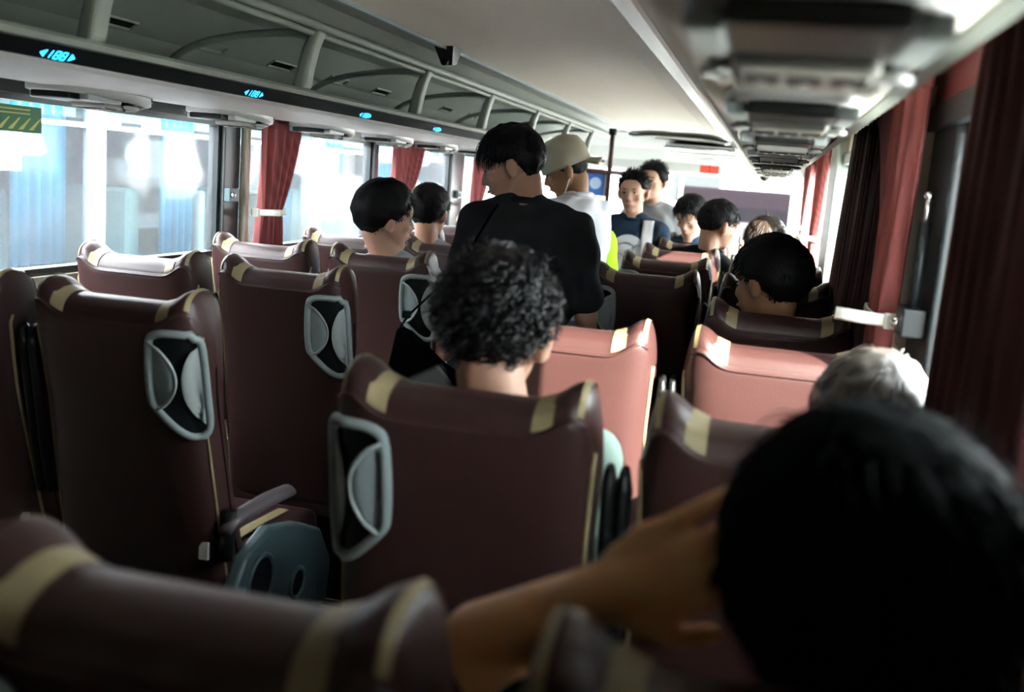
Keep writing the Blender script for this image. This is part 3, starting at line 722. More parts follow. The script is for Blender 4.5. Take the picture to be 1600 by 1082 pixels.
# ------------------------------------------------------------------ people
def sphere_pts(c, rad, rot=None, nu=16, nv=10):
    V = []; F = []
    for j in range(nv+1):
        th = PI*j/nv
        for i in range(nu):
            ph = 2*PI*i/nu
            p = Vector((math.sin(th)*math.cos(ph)*rad[0], math.sin(th)*math.sin(ph)*rad[1], math.cos(th)*rad[2]))
            if rot: p = rot @ p
            V.append(p+Vector(c))
    for j in range(nv):
        for i in range(nu): F.append((j*nu+i, (j+1)*nu+i, (j+1)*nu+(i+1) % nu, j*nu+(i+1) % nu))
    return V, F
def capsule(p0, p1, ra, rb, n=14):
    p0, p1 = Vector(p0), Vector(p1); d = (p1-p0); L = d.length or 1e-4; t = d/L
    ref = Vector((0, 0, 1)) if abs(t.z) < .9 else Vector((1, 0, 0)); a = (ref-t*ref.dot(t)).normalized(); b = t.cross(a)
    rows = []
    for k in range(5): th = PI/2*(1-k/4.); rows.append((p0-t*ra*math.sin(th), ra*math.cos(th)))
    for k in range(5): th = PI/2*k/4.; rows.append((p1+t*rb*math.sin(th), rb*math.cos(th)))
    V = []; F = []
    for c, r in rows:
        r = max(r, 1e-4)
        for k in range(n): V.append(c+a*math.cos(2*PI*k/n)*r+b*math.sin(2*PI*k/n)*r)
    for i in range(len(rows)-1):
        for k in range(n): F.append((i*n+k, i*n+(k+1) % n, (i+1)*n+(k+1) % n, (i+1)*n+k))
    return V, F
def blob(name, prims, voxel, m, parent, sm=4, origin=Vector((0, 0, 0)), disp=None):
    V, F = merge(*prims)
    o = obj(name, ([Vector(v)-origin for v in V], F), m, parent)
    md = o.modifiers.new('r', 'REMESH'); md.mode = 'VOXEL'; md.voxel_size = voxel; md.use_smooth_shade = True
    if sm: md = o.modifiers.new('s', 'SMOOTH'); md.iterations = sm; md.factor = .5
    bpy.context.view_layer.update()
    dg = bpy.context.evaluated_depsgraph_get(); me = bpy.data.meshes.new_from_object(o.evaluated_get(dg))
    old = o.data; o.modifiers.clear(); o.data = me; bpy.data.meshes.remove(old)
    if disp:
        nvv = len(me.vertices); co = np.empty(nvv*3); me.vertices.foreach_get('co', co); no = np.empty(nvv*3); me.vertices.foreach_get('normal', no)
        co = co.reshape(-1, 3); no = no.reshape(-1, 3); co += no*disp(co+np.array(origin))[:, None]
        me.vertices.foreach_set('co', co.ravel()); me.update()
    if not me.materials: me.materials.append(m)
    me.polygons.foreach_set('use_smooth', [True]*len(me.polygons))
    return o
def head_prims(hc, R, fine=True):
    P = []
    def e(c, r, rot=None): P.append(sphere_pts(Vector(hc)+R @ Vector(c), r, R if rot is None else R @ rot, 20, 14))
    e((0, -.008, .030), (.076, .094, .088))          # cranium
    e((0, .020, -.022), (.066, .070, .080))          # mid face
    e((0, .034, -.062), (.053, .050, .045))          # jaw
    e((0, .066, -.094), (.026, .020, .018))          # chin
    e((0, .062, .036), (.062, .034, .040))           # forehead / brow
    for s in (-1, 1):
        e((s*.030, .079, .022), (.020, .012, .007))  # brow ridge
        e((s*.040, .060, -.022), (.022, .024, .020)) # cheek
        e((s*.012, .097, -.033), (.008, .009, .007)) # nostril
        Rr = Euler((math.radians(-12), 0, s*math.radians(-22))).to_matrix()
        e((s*.083, -.010, -.010), (.0075, .022, .034), Rr)   # ear
        e((s*.090, -.020, .004), (.005, .015, .024), Rr)
        e((s*.076, .000, -.034), (.008, .009, .010), Rr)
    P.append(capsule(Vector(hc)+R @ Vector((0, .083, .018)), Vector(hc)+R @ Vector((0, .107, -.026)), .0075, .0105))
    e((0, .090, -.055), (.022, .010, .0055)); e((0, .087, -.066), (.019, .010, .006))
    e((0, .080, -.060), (.028, .014, .014))
    return P
def hand_prims(wrist, d, nrm, s, curl=.5, L=1, spread=.024, fr=.0085):
    """d: direction of fingers, nrm: palm normal, s: thumb side"""
    wrist, d, nrm = Vector(wrist), Vector(d).normalized(), Vector(nrm).normalized(); nrm = (nrm-d*nrm.dot(d)).normalized(); q = d.cross(nrm)*s
    P = [sphere_pts(wrist+d*.045*L, (.040, .050, .015), Matrix((q, d, nrm)).transposed(), 16, 10), capsule(wrist-d*.02, wrist+d*.02, .026, .028)]
    for i, (off, ln) in enumerate(((1.5, .072), (.5, .080), (-.5, .075), (-1.5, .058))):
        b = wrist+d*(.082-abs(off)*.004)*L+q*off*spread*.85; dd = (d+q*off*.06).normalized()
        m1 = b+(dd*math.cos(curl*.6)+nrm*math.sin(curl*.6))*ln*.5; m2 = m1+(dd*math.cos(curl*1.5)+nrm*math.sin(curl*1.5))*ln*.5
        P += [capsule(b-d*.03, b, fr*1.1, fr*1.05), capsule(b, m1, fr*1.05, fr), capsule(m1, m2, fr, fr*.85)]
    b = wrist+d*.025+q*.028; m1 = b+(d*.6+q*.7+nrm*.2).normalized()*.035; m2 = m1+(d*.85+q*.25+nrm*.3).normalized()*.032
    P += [capsule(b, m1, .013, .011), capsule(m1, m2, .0105, .009)]
    return P
def hair_obj(parent, hc, R, m, n=700, length=.05, curl=0, width=.0022, t_top=.014, side=0.0, back=-.055, front=.062, style='short', seed=1, gravity=.5, lift=.25, part='hair', noise_amp=.006, smooth_shell=False, bang=0, flow=.8):
    rs = np.random.RandomState(seed); rad = np.array((.078, .097, .091)); cen = np.array((0, -.010, .030))
    Rm = np.array(R); hcv = np.array(hc)
    def hairline(az):   # az: 0 = face (+y), pi = back ; returns z limit (local)
        az = abs(az)
        return np.interp(az, [0, .55, .95, 1.35, 1.8, 2.3, PI], [front, front-.004, .030, side, side-.022, back+.004, back])
    V = []; F = []
    nu, nv = 56, 36
    for j in range(nv+1):
        th = PI*j/nv
        for i in range(nu):
            ph = 2*PI*i/nu; d = np.array((math.sin(th)*math.sin(ph), math.sin(th)*math.cos(ph), math.cos(th)))
            p = cen+d*rad; az = math.atan2(math.sin(ph), math.cos(ph)); hl = hairline(az)
            k = (p[2]-hl)/.012; k = min(1, max(-1, k)); tt = t_top*(.5+.5*min(1, max(0, (p[2]-hl)/.05)))
            nz = mnoise.noise(Vector(d*5+seed))*noise_amp
            o_ = (tt+nz) if k > 0 else -.012*(-k) 
            o_ = (tt+nz)*max(0, k)-.012*max(0, -k)+.0005
            V.append(p+d*o_)
    for j in range(nv):
        for i in range(nu): F.append((j*nu+i, (j+1)*nu+i, (j+1)*nu+(i+1) % nu, j*nu+(i+1) % nu))
    VV = [np.array(V)]; FF = list(F); off = len(V)
    seg_ = 8; crown = np.array((0.006, -.055, .105))
    S = []
    tries = 0
    while len(S) < n and tries < n*20:
        tries += 1
        d = rs.normal(size=3); d /= np.linalg.norm(d); p = cen+d*rad; az = math.atan2(d[0], d[1])
        if p[2] < hairline(az)+.002: continue
        S.append((p, d, az))
    allv = []; allf = []
    for (p, d, az) in S:
        nrm = d/rad; nrm /= np.linalg.norm(nrm)
        fl = p-crown; fl -= nrm*fl.dot(nrm); fl /= (np.linalg.norm(fl)+1e-6)
        L = length*rs.uniform(.7, 1.2)*(1+bang*max(0, d[1])); 
        L *= min(1, max(.22, .22+(p[2]-(.0 if abs(az) < 2.2 else -.03))/.085)) if style != 'long' else 1
        dirv = fl*flow+nrm*lift+rs.normal(size=3)*.16; dirv /= np.linalg.norm(dirv)
        q = p+nrm*(t_top*.55); pts = [q]
        a1 = np.cross(nrm, dirv); a1 /= (np.linalg.norm(a1)+1e-9); ph0 = rs.uniform(0, 6.28); fq = rs.uniform(.8, 1.4)
        for k in range(seg_):
            dirv = dirv+np.array((0, 0, -1))*gravity*.16; 
            e_ = (q-cen)/(rad+t_top*.8); le = np.linalg.norm(e_)
            nn = e_/le
            if le < 1: dirv = dirv+nn*.5*(1-le)*6
            else: dirv = dirv-nn*.12*(1 if style != 'curly' else .5)
            dirv /= np.linalg.norm(dirv); q = q+dirv*L/seg_
            le = np.linalg.norm((q-cen)/(rad+t_top*.55))
            if le < 1: q = cen+(q-cen)/le
            c_ = curl*(k+1)/seg_
            pts.append(q+(a1*math.cos(ph0+fq*k*1.35)+nn*math.sin(ph0+fq*k*1.35))*c_)
        pts = np.array(pts); wd = width*rs.uniform(.7, 1.3)
        for k in range(seg_+1):
            tdir = pts[min(k+1, seg_)]-pts[max(k-1, 0)]; tdir /= (np.linalg.norm(tdir)+1e-9)
            b1 = np.cross(tdir, nrm); b1 /= (np.linalg.norm(b1)+1e-9); b2 = np.cross(tdir, b1); ww = wd*(1-.8*(k/seg_)**2)
            allv += [pts[k]+b1*ww, pts[k]-b1*ww, pts[k]-b2*ww*.7]
        b = off
        for k in range(seg_):
            for e_ in range(3): allf.append((b+k*3+e_, b+k*3+(e_+1) % 3, b+(k+1)*3+(e_+1) % 3, b+(k+1)*3+e_))
        off += (seg_+1)*3
    A = np.vstack([VV[0]]+([np.array(allv)] if allv else []))
    A = A @ Rm.T+hcv
    return obj(part, (A.tolist(), FF+allf), m, parent, True)
def torso_prims(neck, hip, yaw, w_, inf=0, lean=0):
    neck, hip = Vector(neck), Vector(hip); Rz = Matrix.Rotation(yaw, 3, 'Z'); ax = (neck-hip).normalized(); side = Rz @ Vector((1, 0, 0)); side = (side-ax*side.dot(ax)).normalized(); fr = ax.cross(side)
    B = Matrix((side, fr, ax)).transposed(); L = (neck-hip).length
    sh = neck-ax*.065
    P = [capsule(sh-side*(w_-.05), sh+side*(w_-.05), .052+inf, .052+inf)]
    for s in (-1, 1): P.append(capsule(neck-ax*.014+side*s*.02, sh+side*s*(w_-.07)+ax*.008, .042+inf*1.25, .045+inf*1.1))
    P.append(sphere_pts(neck-ax*.17, (w_*.93+inf, .112+inf, .165+inf), B, 20, 14))
    P.append(sphere_pts(neck-ax*.28, (w_*.84+inf, .108+inf, .19+inf), B, 20, 14))
    P.append(sphere_pts(hip+ax*.10, (.158+inf, .108+inf, .17+inf), B, 20, 14))
    P.append(sphere_pts(hip, (.168+inf, .118+inf, .11+inf), B, 20, 14))
    return P, sh, side, fr, ax
def person(label, hc, hrot, neck, hip, yaw=0, w_=.20, arms=(), legs='sit', skin_m=SKIN, shirt=TEE_B, hair={}, voxel=.009, hairm=HAIRM, extra=None, group=None, face=True, sleeve=.62, dispshirt=None, trousers=DENIM, hL=1):
    """arms: list of (side, elbow, wrist, fingers_dir, palm_normal)"""
    hc, neck, hip = Vector(hc), Vector(neck), Vector(hip)
    base = Vector((hip.x, hip.y, -.15 if legs == 'stand' else 0))
    t = thing('person', label, 'person', base, group)
    R = Euler([math.radians(a) for a in hrot], 'YXZ').to_matrix() if False else (Matrix.Rotation(math.radians(hrot[0]), 3, 'Z') @ Matrix.Rotation(math.radians(hrot[1]), 3, 'X') @ Matrix.Rotation(math.radians(hrot[2]), 3, 'Y'))
    P = head_prims(hc, R)
    nk = hc+R @ Vector((0, -.022, -.055)); P.append(capsule(nk, neck-Vector((0, 0, .01)), .053, .057)); P.append(capsule(nk+R @ Vector((0, -.018, .0)), neck-Vector((0, .01, .02)), .045, .055))
    tp, sh, side, fr, ax = torso_prims(neck, hip, yaw, w_)
    P += tp
    SP_, _, _, _, _ = torso_prims(neck-ax*.006, hip, yaw, w_, .015)
    SP_.append(sphere_pts(neck-ax*.048-fr*.008, (.098, .090, .056), None, 18, 12))
    for (s, el, wr, fd, pn) in arms:
        S0 = sh+side*s*(w_-.045); el, wr = Vector(el), Vector(wr)
        P += [capsule(S0, el, .047, .038), capsule(el, wr, .040, .027)]
        if fd is not None: P += hand_prims(wr, fd, pn, s, L=hL, spread=.024*hL)
        SP_ += [capsule(S0, S0+(el-S0)*sleeve, .060, .062)]
        if sleeve < .9: SP_ += [capsule(S0+(el-S0)*(sleeve-.12), S0+(el-S0)*sleeve, .062, .062)]
    if not arms:
        for s in (-1, 1):
            S0 = sh+side*s*(w_-.045); el = S0+fr*.10-ax*.26+side*s*.01; wr = el+fr*.22-ax*.02-side*s*.08
            P += [capsule(S0, el, .047, .038), capsule(el, wr, .038, .027)]+hand_prims(wr, fr, -ax, s)
            SP_ += [capsule(S0, S0+(el-S0)*.6, .060, .060)]
    TP = []
    for s in (-1, 1):
        h0 = hip+side*s*.085
        if legs == 'sit':
            kn = h0+fr*.40+Vector((0, 0, .03)); an = kn+fr*.02; an.z = .09
            kn.z = max(kn.z, .50)
        else:
            kn = h0+Vector((0, .03, 0)); kn.z = hip.z*.5-.05; an = h0+Vector((0, 0, 0)); an.z = base.z+.09
        P += [capsule(h0, kn, .078, .052), capsule(kn, an, .050, .036)]
        TP += [capsule(h0, kn, .092, .066), capsule(kn, an+Vector((0, 0, .02)), .064, .056)]
        foot = an+fr*.10; foot.z = base.z+.045 if legs == 'stand' else .045
        obj('shoe', ([v-base for v in sphere_pts(foot, (.048, .135, .045), Matrix.Rotation(yaw, 3, 'Z'))[0]], sphere_pts(foot, (.048, .135, .045))[1]), SHOE, t, True)
        P.append(capsule(an, foot, .035, .035))
    TP += [sphere_pts(hip, (.182, .128, .115), Matrix.Rotation(yaw, 3, 'Z'))]
    body = blob('body', P, voxel, skin_m, t, 3, base)
    def folds(c):
        x, y, z = c[:, 0], c[:, 1], c[:, 2]
        return .0035*np.sin(x*38+9*z+2*np.sin(z*13+y*7))*np.sin(z*17+x*6+1)+.0022*np.sin(x*61-z*33+y*21)+.002*np.sin(z*47+x*19+3*np.sin(y*15))
    shirt_o = blob('t_shirt', SP_, .010, shirt, t, 3, base, dispshirt or folds)
    cr_ = [neck-base+ax*.012+side*(.066*math.cos(q))+fr*(.066*math.sin(q)+.002)+ax*(-.022*max(0, math.sin(q))) for q in [2*PI*i/24 for i in range(25)]]
    obj('collar', tube(cr_, .011, 8, caps=False, flat=(1, .7)), shirt, t, True)
    blob('trousers', TP, .014, trousers, t, 3, base)
    hk = dict(hair); ho = hair_obj(t, hc-base, R, hairm, **hk)
    if face:
        for s in (-1, 1):
            def fp(x, y, z): return hc-base+R @ Vector((x, y, z))
            bm = sphere_pts(fp(s*.030, .0765, .004), (.0125, .010, .0050), R, 14, 8); ey = obj('eye', bm, EYEW, t, True)
            bm = sphere_pts(fp(s*.030, .0842, .0035), (.0058, .0042, .0050), R, 12, 8); obj('iris', bm, EYED, ey, True)
            obj('eyelid', tube([fp(s*.015, .082, .004), fp(s*.022, .0865, .0085), fp(s*.032, .0870, .0095), fp(s*.044, .079, .005)], .0020, 5), EYED, t, True)
            obj('eyebrow', tube([fp(s*.012, .089, .022), fp(s*.026, .0905, .028), fp(s*.040, .084, .028), fp(s*.050, .074, .023)], [.002, .0034, .003, .001], 6), HAIRM, t, True)
        lp = [fp(-.021, .088, -.060), fp(-.010, .098, -.0575), fp(0, .1005, -.0585), fp(.010, .098, -.0575), fp(.021, .088, -.060)]
        obj('lips', tube(lp, [.002, .0045, .005, .0045, .002], 8), LIP, t, True)
    return t, base, R, (sh, side, fr, ax), body, shirt_o

# 1 curly haired passenger in the centre seat
person('passenger with curly black hair seen from behind in the centre seat', (-.395, 1.575, 1.128), (4, -12, 0), (-.375, 1.545, 1.000), (-.385, 1.72, .52), 0, .19,
       skin_m=SKIN_P, shirt=TEE_M, voxel=.006, hair=dict(n=1200, length=.052, curl=.012, width=.0030, t_top=.013, back=-.052, side=.020, style='curly', seed=3, lift=.30, gravity=.55, noise_amp=.010), hairm=HAIRC)
# 2 standing man in black
man, mb, mR, (msh, mside, mfr, max_), mbody, mshirt = person('standing man in a black t-shirt, head turned left in profile', (-.835, 3.385, 1.405), (95, -22, -4), (-.760, 3.36, 1.286), (-.775, 3.36, .75), math.radians(6), .215,
       arms=[(1, (-.545, 3.40, .93), (-.56, 3.60, .80), (0, 1, -.3), (0, -.3, -1)), (-1, (-1.00, 3.42, .97), (-.98, 3.64, .88), (0, 1, -.2), (0, 0, -1))], legs='stand', skin_m=SKIN, shirt=TEE_B, voxel=.007, sleeve=.80,
       hair=dict(n=1400, length=.036, width=.0018, t_top=.018, back=-.066, side=.020, seed=5, lift=.12, gravity=.4, bang=1.0))
# 3 capped man
cm, cb, cR, cf, _, _ = person('standing man in a beige backward cap and white t-shirt with face mask under chin', (-.885, 4.60, 1.415), (98, -26, -4), (-.825, 4.61, 1.300), (-.80, 4.62, .76), math.radians(48), .175,
       arms=[(1, (-.745, 4.80, .98), (-.84, 4.96, .92), (-.3, 1, 0), (0, 0, -1)), (-1, (-.98, 4.7, .98), (-.95, 4.9, .95), (0, 1, 0), (0, 0, -1))], legs='stand', skin_m=SKIN_T, shirt=TEE_W, voxel=.008,
       hair=dict(n=150, length=.03, t_top=.006, back=-.045, seed=8))
# cap
V = []; F = []; nu, nv = 32, 14
for j in range(nv+1):
    k = j/nv
    for i in range(nu):
        ph = 2*PI*i/nu; th = k*PI*.56; f = 1+.07*mnoise.noise(Vector((math.cos(ph)*2, math.sin(ph)*2, k*3)))
        V.append(cR @ Vector((math.sin(th)**.7*math.cos(ph)*.092*f, -.006+math.sin(th)**.7*math.sin(ph)*.112*f, .035+math.cos(th)**.7*.112*f if math.cos(th) > 0 else .035-.12*(-math.cos(th)))))
for j in range(nv):
    for i in range(nu): F.append((j*nu+i, (j+1)*nu+i, (j+1)*nu+(i+1) % nu, j*nu+(i+1) % nu))
hcp = Vector((-.885, 4.60, 1.415))
cap = thing('cap', 'beige baseball cap worn backwards', 'cap', hcp)
ribbon(obj('crown', (V, F), CAPM, cap, True), .004)
V = []; F = []
for j in range(5):
    for i in range(9):
        a = -1+i/4; V.append(cR @ Vector((a*.072, -.095-.075*(1-.35*a*a)*j/4, .020-.030*j/4-.018*a*a)))
for j in range(4):
    for i in range(8): F.append((j*9+i, j*9+i+1, (j+1)*9+i+1, (j+1)*9+i))
ribbon(obj('visor', (V, F), CAPM, cap, True), .005)
mk = thing('face_mask', 'white face mask strap hanging below the chin of the capped man', 'mask', hcp)
def cp(x, y, z): return cR @ Vector((x, y, z))
obj('ear_loop', tube([cp(.084, -.01, -.03), cp(.075, .03, -.08), cp(.045, .06, -.115)], .0022, 6), MASK, mk, True)
obj('ear_loop', tube([cp(-.084, -.01, -.03), cp(-.075, .03, -.08), cp(-.045, .06, -.115)], .0022, 6), MASK, mk, True)
V, F = sphere_pts(cp(0, .055, -.118), (.05, .045, .022), cR, 16, 10); obj('mask_cup', (V, F), MASK, mk, True)
# 4 navy tee man facing us
nm, nb, nR, (nsh, nside, nfr, nax), _, nshirt = person('man in a navy t-shirt with a round white wave print facing the camera', (-.755, 6.02, 1.325), (173, -4, 3), (-.745, 6.05, 1.185), (-.76, 6.05, .68), math.radians(176), .205,
       arms=[(1, (-.97, 6.0, .92), (-.92, 5.85, .80), (0, -1, -.3), (0, 0, -1)), (-1, (-.53, 6.0, .92), (-.58, 5.85, .80), (0, -1, -.3), (0, 0, -1))], legs='stand', skin_m=SKIN_P, shirt=TEE_N, voxel=.007,
       hair=dict(n=700, length=.026, width=.0022, t_top=.012, front=.082, back=-.045, side=.022, seed=11, lift=.9, gravity=0, flow=.2))
bpy.context.view_layer.update()
def project(shirt_o, base, pts, dirv, off=.003):
    bv = BVHTree.FromPolygons([v.co.copy() for v in shirt_o.data.vertices], [tuple(p.vertices) for p in shirt_o.data.polygons])
    R_ = []
    for p in pts:
        h_, n_, i_, d_ = bv.ray_cast(Vector(p)-base, Vector(dirv), 2.0)
        R_.append((h_+base-Vector(dirv)*off) if h_ is not None else Vector(p)+Vector(dirv)*.30)
    return R_
ctr = Vector((-.745, 5.6, .985)); nr, na = 7, 36
pts = [ctr+Vector((.105*r_/nr*math.cos(a*2*PI/na), 0, .105*r_/nr*math.sin(a*2*PI/na))) for r_ in range(nr+1) for a in range(na)]
pp = project(nshirt, nb, pts, (0, 1, 0), .0045)
F = [(r_*na+a, r_*na+(a+1) % na, (r_+1)*na+(a+1) % na, (r_+1)*na+a) for r_ in range(nr) for a in range(na)]
pr_ = obj('shirt_print', ([p-nb for p in pp], F), PRINTW, nm, True)
def wave(pl):
    q = project(nshirt, nb, [ctr+Vector((x, 0, z)) for x, z in pl], (0, 1, 0), .0075)
    return tube([p-nb for p in q], .0016, 5)
ws = []
for (cx, cz, r_, a0, a1) in ((-.01, .01, .05, .3, 2.6), (.012, -.005, .028, 1.2, 4.6), (-.05, -.04, .035, .4, 2.4), (.01, -.06, .04, .5, 2.6), (.06, .02, .03, 1.0, 5.0), (-.02, -.03, .085, 1.2, 2.3)):
    ws.append(wave([(cx+r_*math.cos(a0+(a1-a0)*i/12), cz+r_*math.sin(a0+(a1-a0)*i/12)) for i in range(13)]))
obj('wave_lines', merge(*ws), PRINTL, pr_, True)
# white towel over his left shoulder and dark strap
def drape(name, x0, x1, z0, z1, m, parent, off, base, shirt_o, yfrom=5.6, tk=.006):
    nx, nz = 5, 18; pts = [Vector((x0+(x1-x0)*i/(nx-1), yfrom, z0+(z1-z0)*j/(nz-1))) for j in range(nz) for i in range(nx)]
    q = project(shirt_o, base, pts, (0, 1, 0), off)
    F = [(j*nx+i, j*nx+i+1, (j+1)*nx+i+1, (j+1)*nx+i) for j in range(nz-1) for i in range(nx-1)]
    return ribbon(obj(name, ([p-base for p in q], F), m, parent, True), tk)
tw = thing('towel', 'white towel hanging down the front of the navy t-shirt', 'towel', nb)
drape('cloth', -.675, -.615, 1.175, .80, TEE_W, tw, .012, nb, nshirt)
sp_ = thing('backpack', 'dark backpack strap and bag on the man in navy', 'backpack', nb)
drape('strap', -.605, -.575, 1.16, .80, DENIM, sp_, .010, nb, nshirt)
V, F = sphere_pts((.0, .22, 1.12), (.14, .07, .2)); obj('bag', (V, F), DENIM, sp_, True)
# 5 man behind
person('man standing behind the navy t-shirt man, dark wavy hair, grey top', (-.735, 6.80, 1.395), (165, 2, 0), (-.715, 6.84, 1.255), (-.72, 6.85, .74), math.radians(170), .20,
       arms=[(1, (-.94, 6.8, 1.0), (-.9, 6.65, .9), (0, -1, 0), (0, 0, -1)), (-1, (-.50, 6.8, 1.0), (-.54, 6.65, .9), (0, -1, 0), (0, 0, -1))], legs='stand', skin_m=SKIN_P, shirt=TEE_G, hair=dict(n=500, length=.030, curl=.004, width=.003, t_top=.020, front=.072, seed=13, lift=.7, flow=.4, gravity=.1))
# 6 bowl cut passenger in third left aisle seat with light blue shirt, elbow on the armrest
person('seated passenger with black bowl-cut hair facing right in the third left aisle seat', (-1.345, 3.60, 1.185), (-52, -4, 2), (-1.33, 3.62, 1.04), (-1.29, 3.80, .52), math.radians(-8), .19,
       arms=[(1, (-1.065, 3.52, .735), (-1.12, 3.74, .74), (-.4, 1, 0), (0, 0, -1)), (-1, (-1.52, 3.8, .78), (-1.4, 3.98, .72), (0, 1, 0), (0, 0, -1))], skin_m=SKIN_P, shirt=TEE_LB, voxel=.007,
       hair=dict(n=1200, length=.032, width=.0020, t_top=.026, back=-.062, side=-.008, seed=15, lift=.12, gravity=.4))
# 7
person('seated passenger with short dark hair by the left windows', (-1.515, 4.62, 1.175), (-10, 0, 0), (-1.52, 4.62, 1.03), (-1.55, 4.86, .52), 0, .19, skin_m=SKIN, shirt=TEE_G, face=False,
       hair=dict(n=600, length=.04, width=.0024, t_top=.018, seed=17, back=-.055))
# 8-10 right front passengers
person('head-down passenger with black hair in the far right aisle seats', (-.455, 6.55, 1.20), (160, -28, 0), (-.45, 6.60, 1.06), (-.42, 6.75, .52), math.radians(180), .18, skin_m=SKIN_P, shirt=TEE_N,
       hair=dict(n=500, length=.05, width=.0028, t_top=.024, seed=19))
p9 = person('seated passenger facing right holding a phone in the right aisle seats', (-.235, 5.55, 1.195), (-58, -14, 0), (-.28, 5.52, 1.05), (-.36, 5.6, .52), math.radians(-15), .19,
       arms=[(1, (-.08, 5.7, .82), (-.10, 5.86, .98), (0, .5, 1), (-1, 0, 0)), (-1, (-.5, 5.7, .80), (-.35, 5.88, .82), (1, .3, 0), (0, 0, -1))], skin_m=SKIN, shirt=TEE_B, hair=dict(n=600, length=.042, width=.0026, t_top=.018, seed=21, back=-.05))
ph = thing('phone', 'smartphone with lit bluish screen held by the passenger facing right', 'phone', (-.125, 5.84, 1.07))
obj('case', bx(-.004, .004, -.036, .036, -.07, .07, bev=.003), BLACKP, ph); obj('screen', bx(-.0055, -.004, -.032, .032, -.064, .064), mat('phone_screen', (.3, .4, .6), .2, emit=(.35, .5, .8), estr=1), ph)
person('seated passenger washed out by sunlight at the far right windows', (.010, 5.15, 1.130), (0, -6, 0), (.01, 5.14, .99), (.05, 5.3, .52), 0, .18, skin_m=SKIN_P, shirt=TEE_W, face=False, hairm=HAIRB,
       hair=dict(n=500, length=.055, width=.0028, t_top=.026, seed=23))
# 11
person('seated passenger with full black hair in the reclined right window seat', (.030, 3.02, 1.125), (56, -8, 2), (.045, 3.04, .975), (.06, 3.2, .50), math.radians(10), .19, skin_m=SKIN_T, shirt=TEE_B, voxel=.007,
       hair=dict(n=1300, length=.030, width=.0020, t_top=.024, back=-.055, side=-.002, seed=25, lift=.2, gravity=.3))
# 12
person('passenger with sunlit greyish hair leaning on the right window', (.190, 1.72, 1.012), (10, -6, 10), (.140, 1.70, .89), (.09, 1.70, .50), 0, .17, skin_m=SKIN_P, shirt=TEE_W, hairm=HAIRLIT, voxel=.008,
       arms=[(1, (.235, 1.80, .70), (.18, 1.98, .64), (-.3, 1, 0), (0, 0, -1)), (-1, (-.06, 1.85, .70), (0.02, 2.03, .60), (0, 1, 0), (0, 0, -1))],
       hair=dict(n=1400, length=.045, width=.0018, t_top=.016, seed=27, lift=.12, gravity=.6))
# 13 big foreground head with hand
bh = Vector((.112, .80, 1.078)); bt = Vector((.075, .80, .91))
big, bb, bR, _, _, _ = person('foreground passenger with big black hair resting the head on one hand', bh, (20, -22, -14), bt, (.07, .84, .50), 0, .19,
       arms=[(-1, (-.212, .88, .945), (-.104, .83, 1.030), (.86, .02, .50), (.25, 1, -.1)), (1, (.245, 1.0, .70), (.12, 1.16, .66), (-.4, 1, 0), (0, 0, -1))], skin_m=SKIN_W, hairm=HAIRX, shirt=mat('dark_teal_tee', (.01, .03, .035), .9), voxel=.0045, hL=1.12, sleeve=.45,
       hair=dict(n=2200, length=.060, width=.0022, t_top=.030, seed=29, back=-.10, side=-.07, style='long', lift=.25, gravity=.7, noise_amp=.006))

# black bag hanging in the aisle behind the man in black, and its strap
bg_ = thing('shoulder_bag', 'black shoulder bag hanging from its strap in the aisle behind the curly head', 'bag', (-.92, 2.95, .70))
V = []; F = []
for (yy) in (-.05, .05):
    for (x, z) in ((-.122, .200), (-.085, .188), (-.04, .155), (.02, .105), (.10, .050), (.13, -.16), (-.12, -.20), (-.15, .0)):
        V.append((x, yy*(1 if z < .1 else .55), z))
n = 8; F = [tuple(range(n))[::-1], tuple(range(n, 2*n))]+[(i, (i+1) % n, n+(i+1) % n, n+i) for i in range(n)]
o = obj('bag_body', (V, F), BAGM, bg_); md = o.modifiers.new('b', 'BEVEL'); md.width = .015; md.segments = 3
obj('strap', tube([(-.118, 0, .195), (-.095, .01, .235), (-.014, .03, .325), (.05, .10, .43), (.08, .24, .55), (.06, .40, .58)], .010, 8, flat=(.3, 1)), BAGM, bg_, True)
obj('buckle', bx(-.112, -.088, -.008, .012, .225, .248, bev=.004), BLACKP, bg_)
# lime green bag between the capped man and the navy one
lb = thing('carrier_bag', 'bright lime green bag hanging beside the white t-shirt', 'bag', (-.698, 4.86, .755))
V, F = sphere_pts((0, 0, .18), (.05, .09, .22), None, 16, 14)
V = [Vector((v.x*(1+.12*math.sin(v.z*40)), v.y, v.z)) for v in V]; obj('bag_body', (V, F), LIME, lb, True)

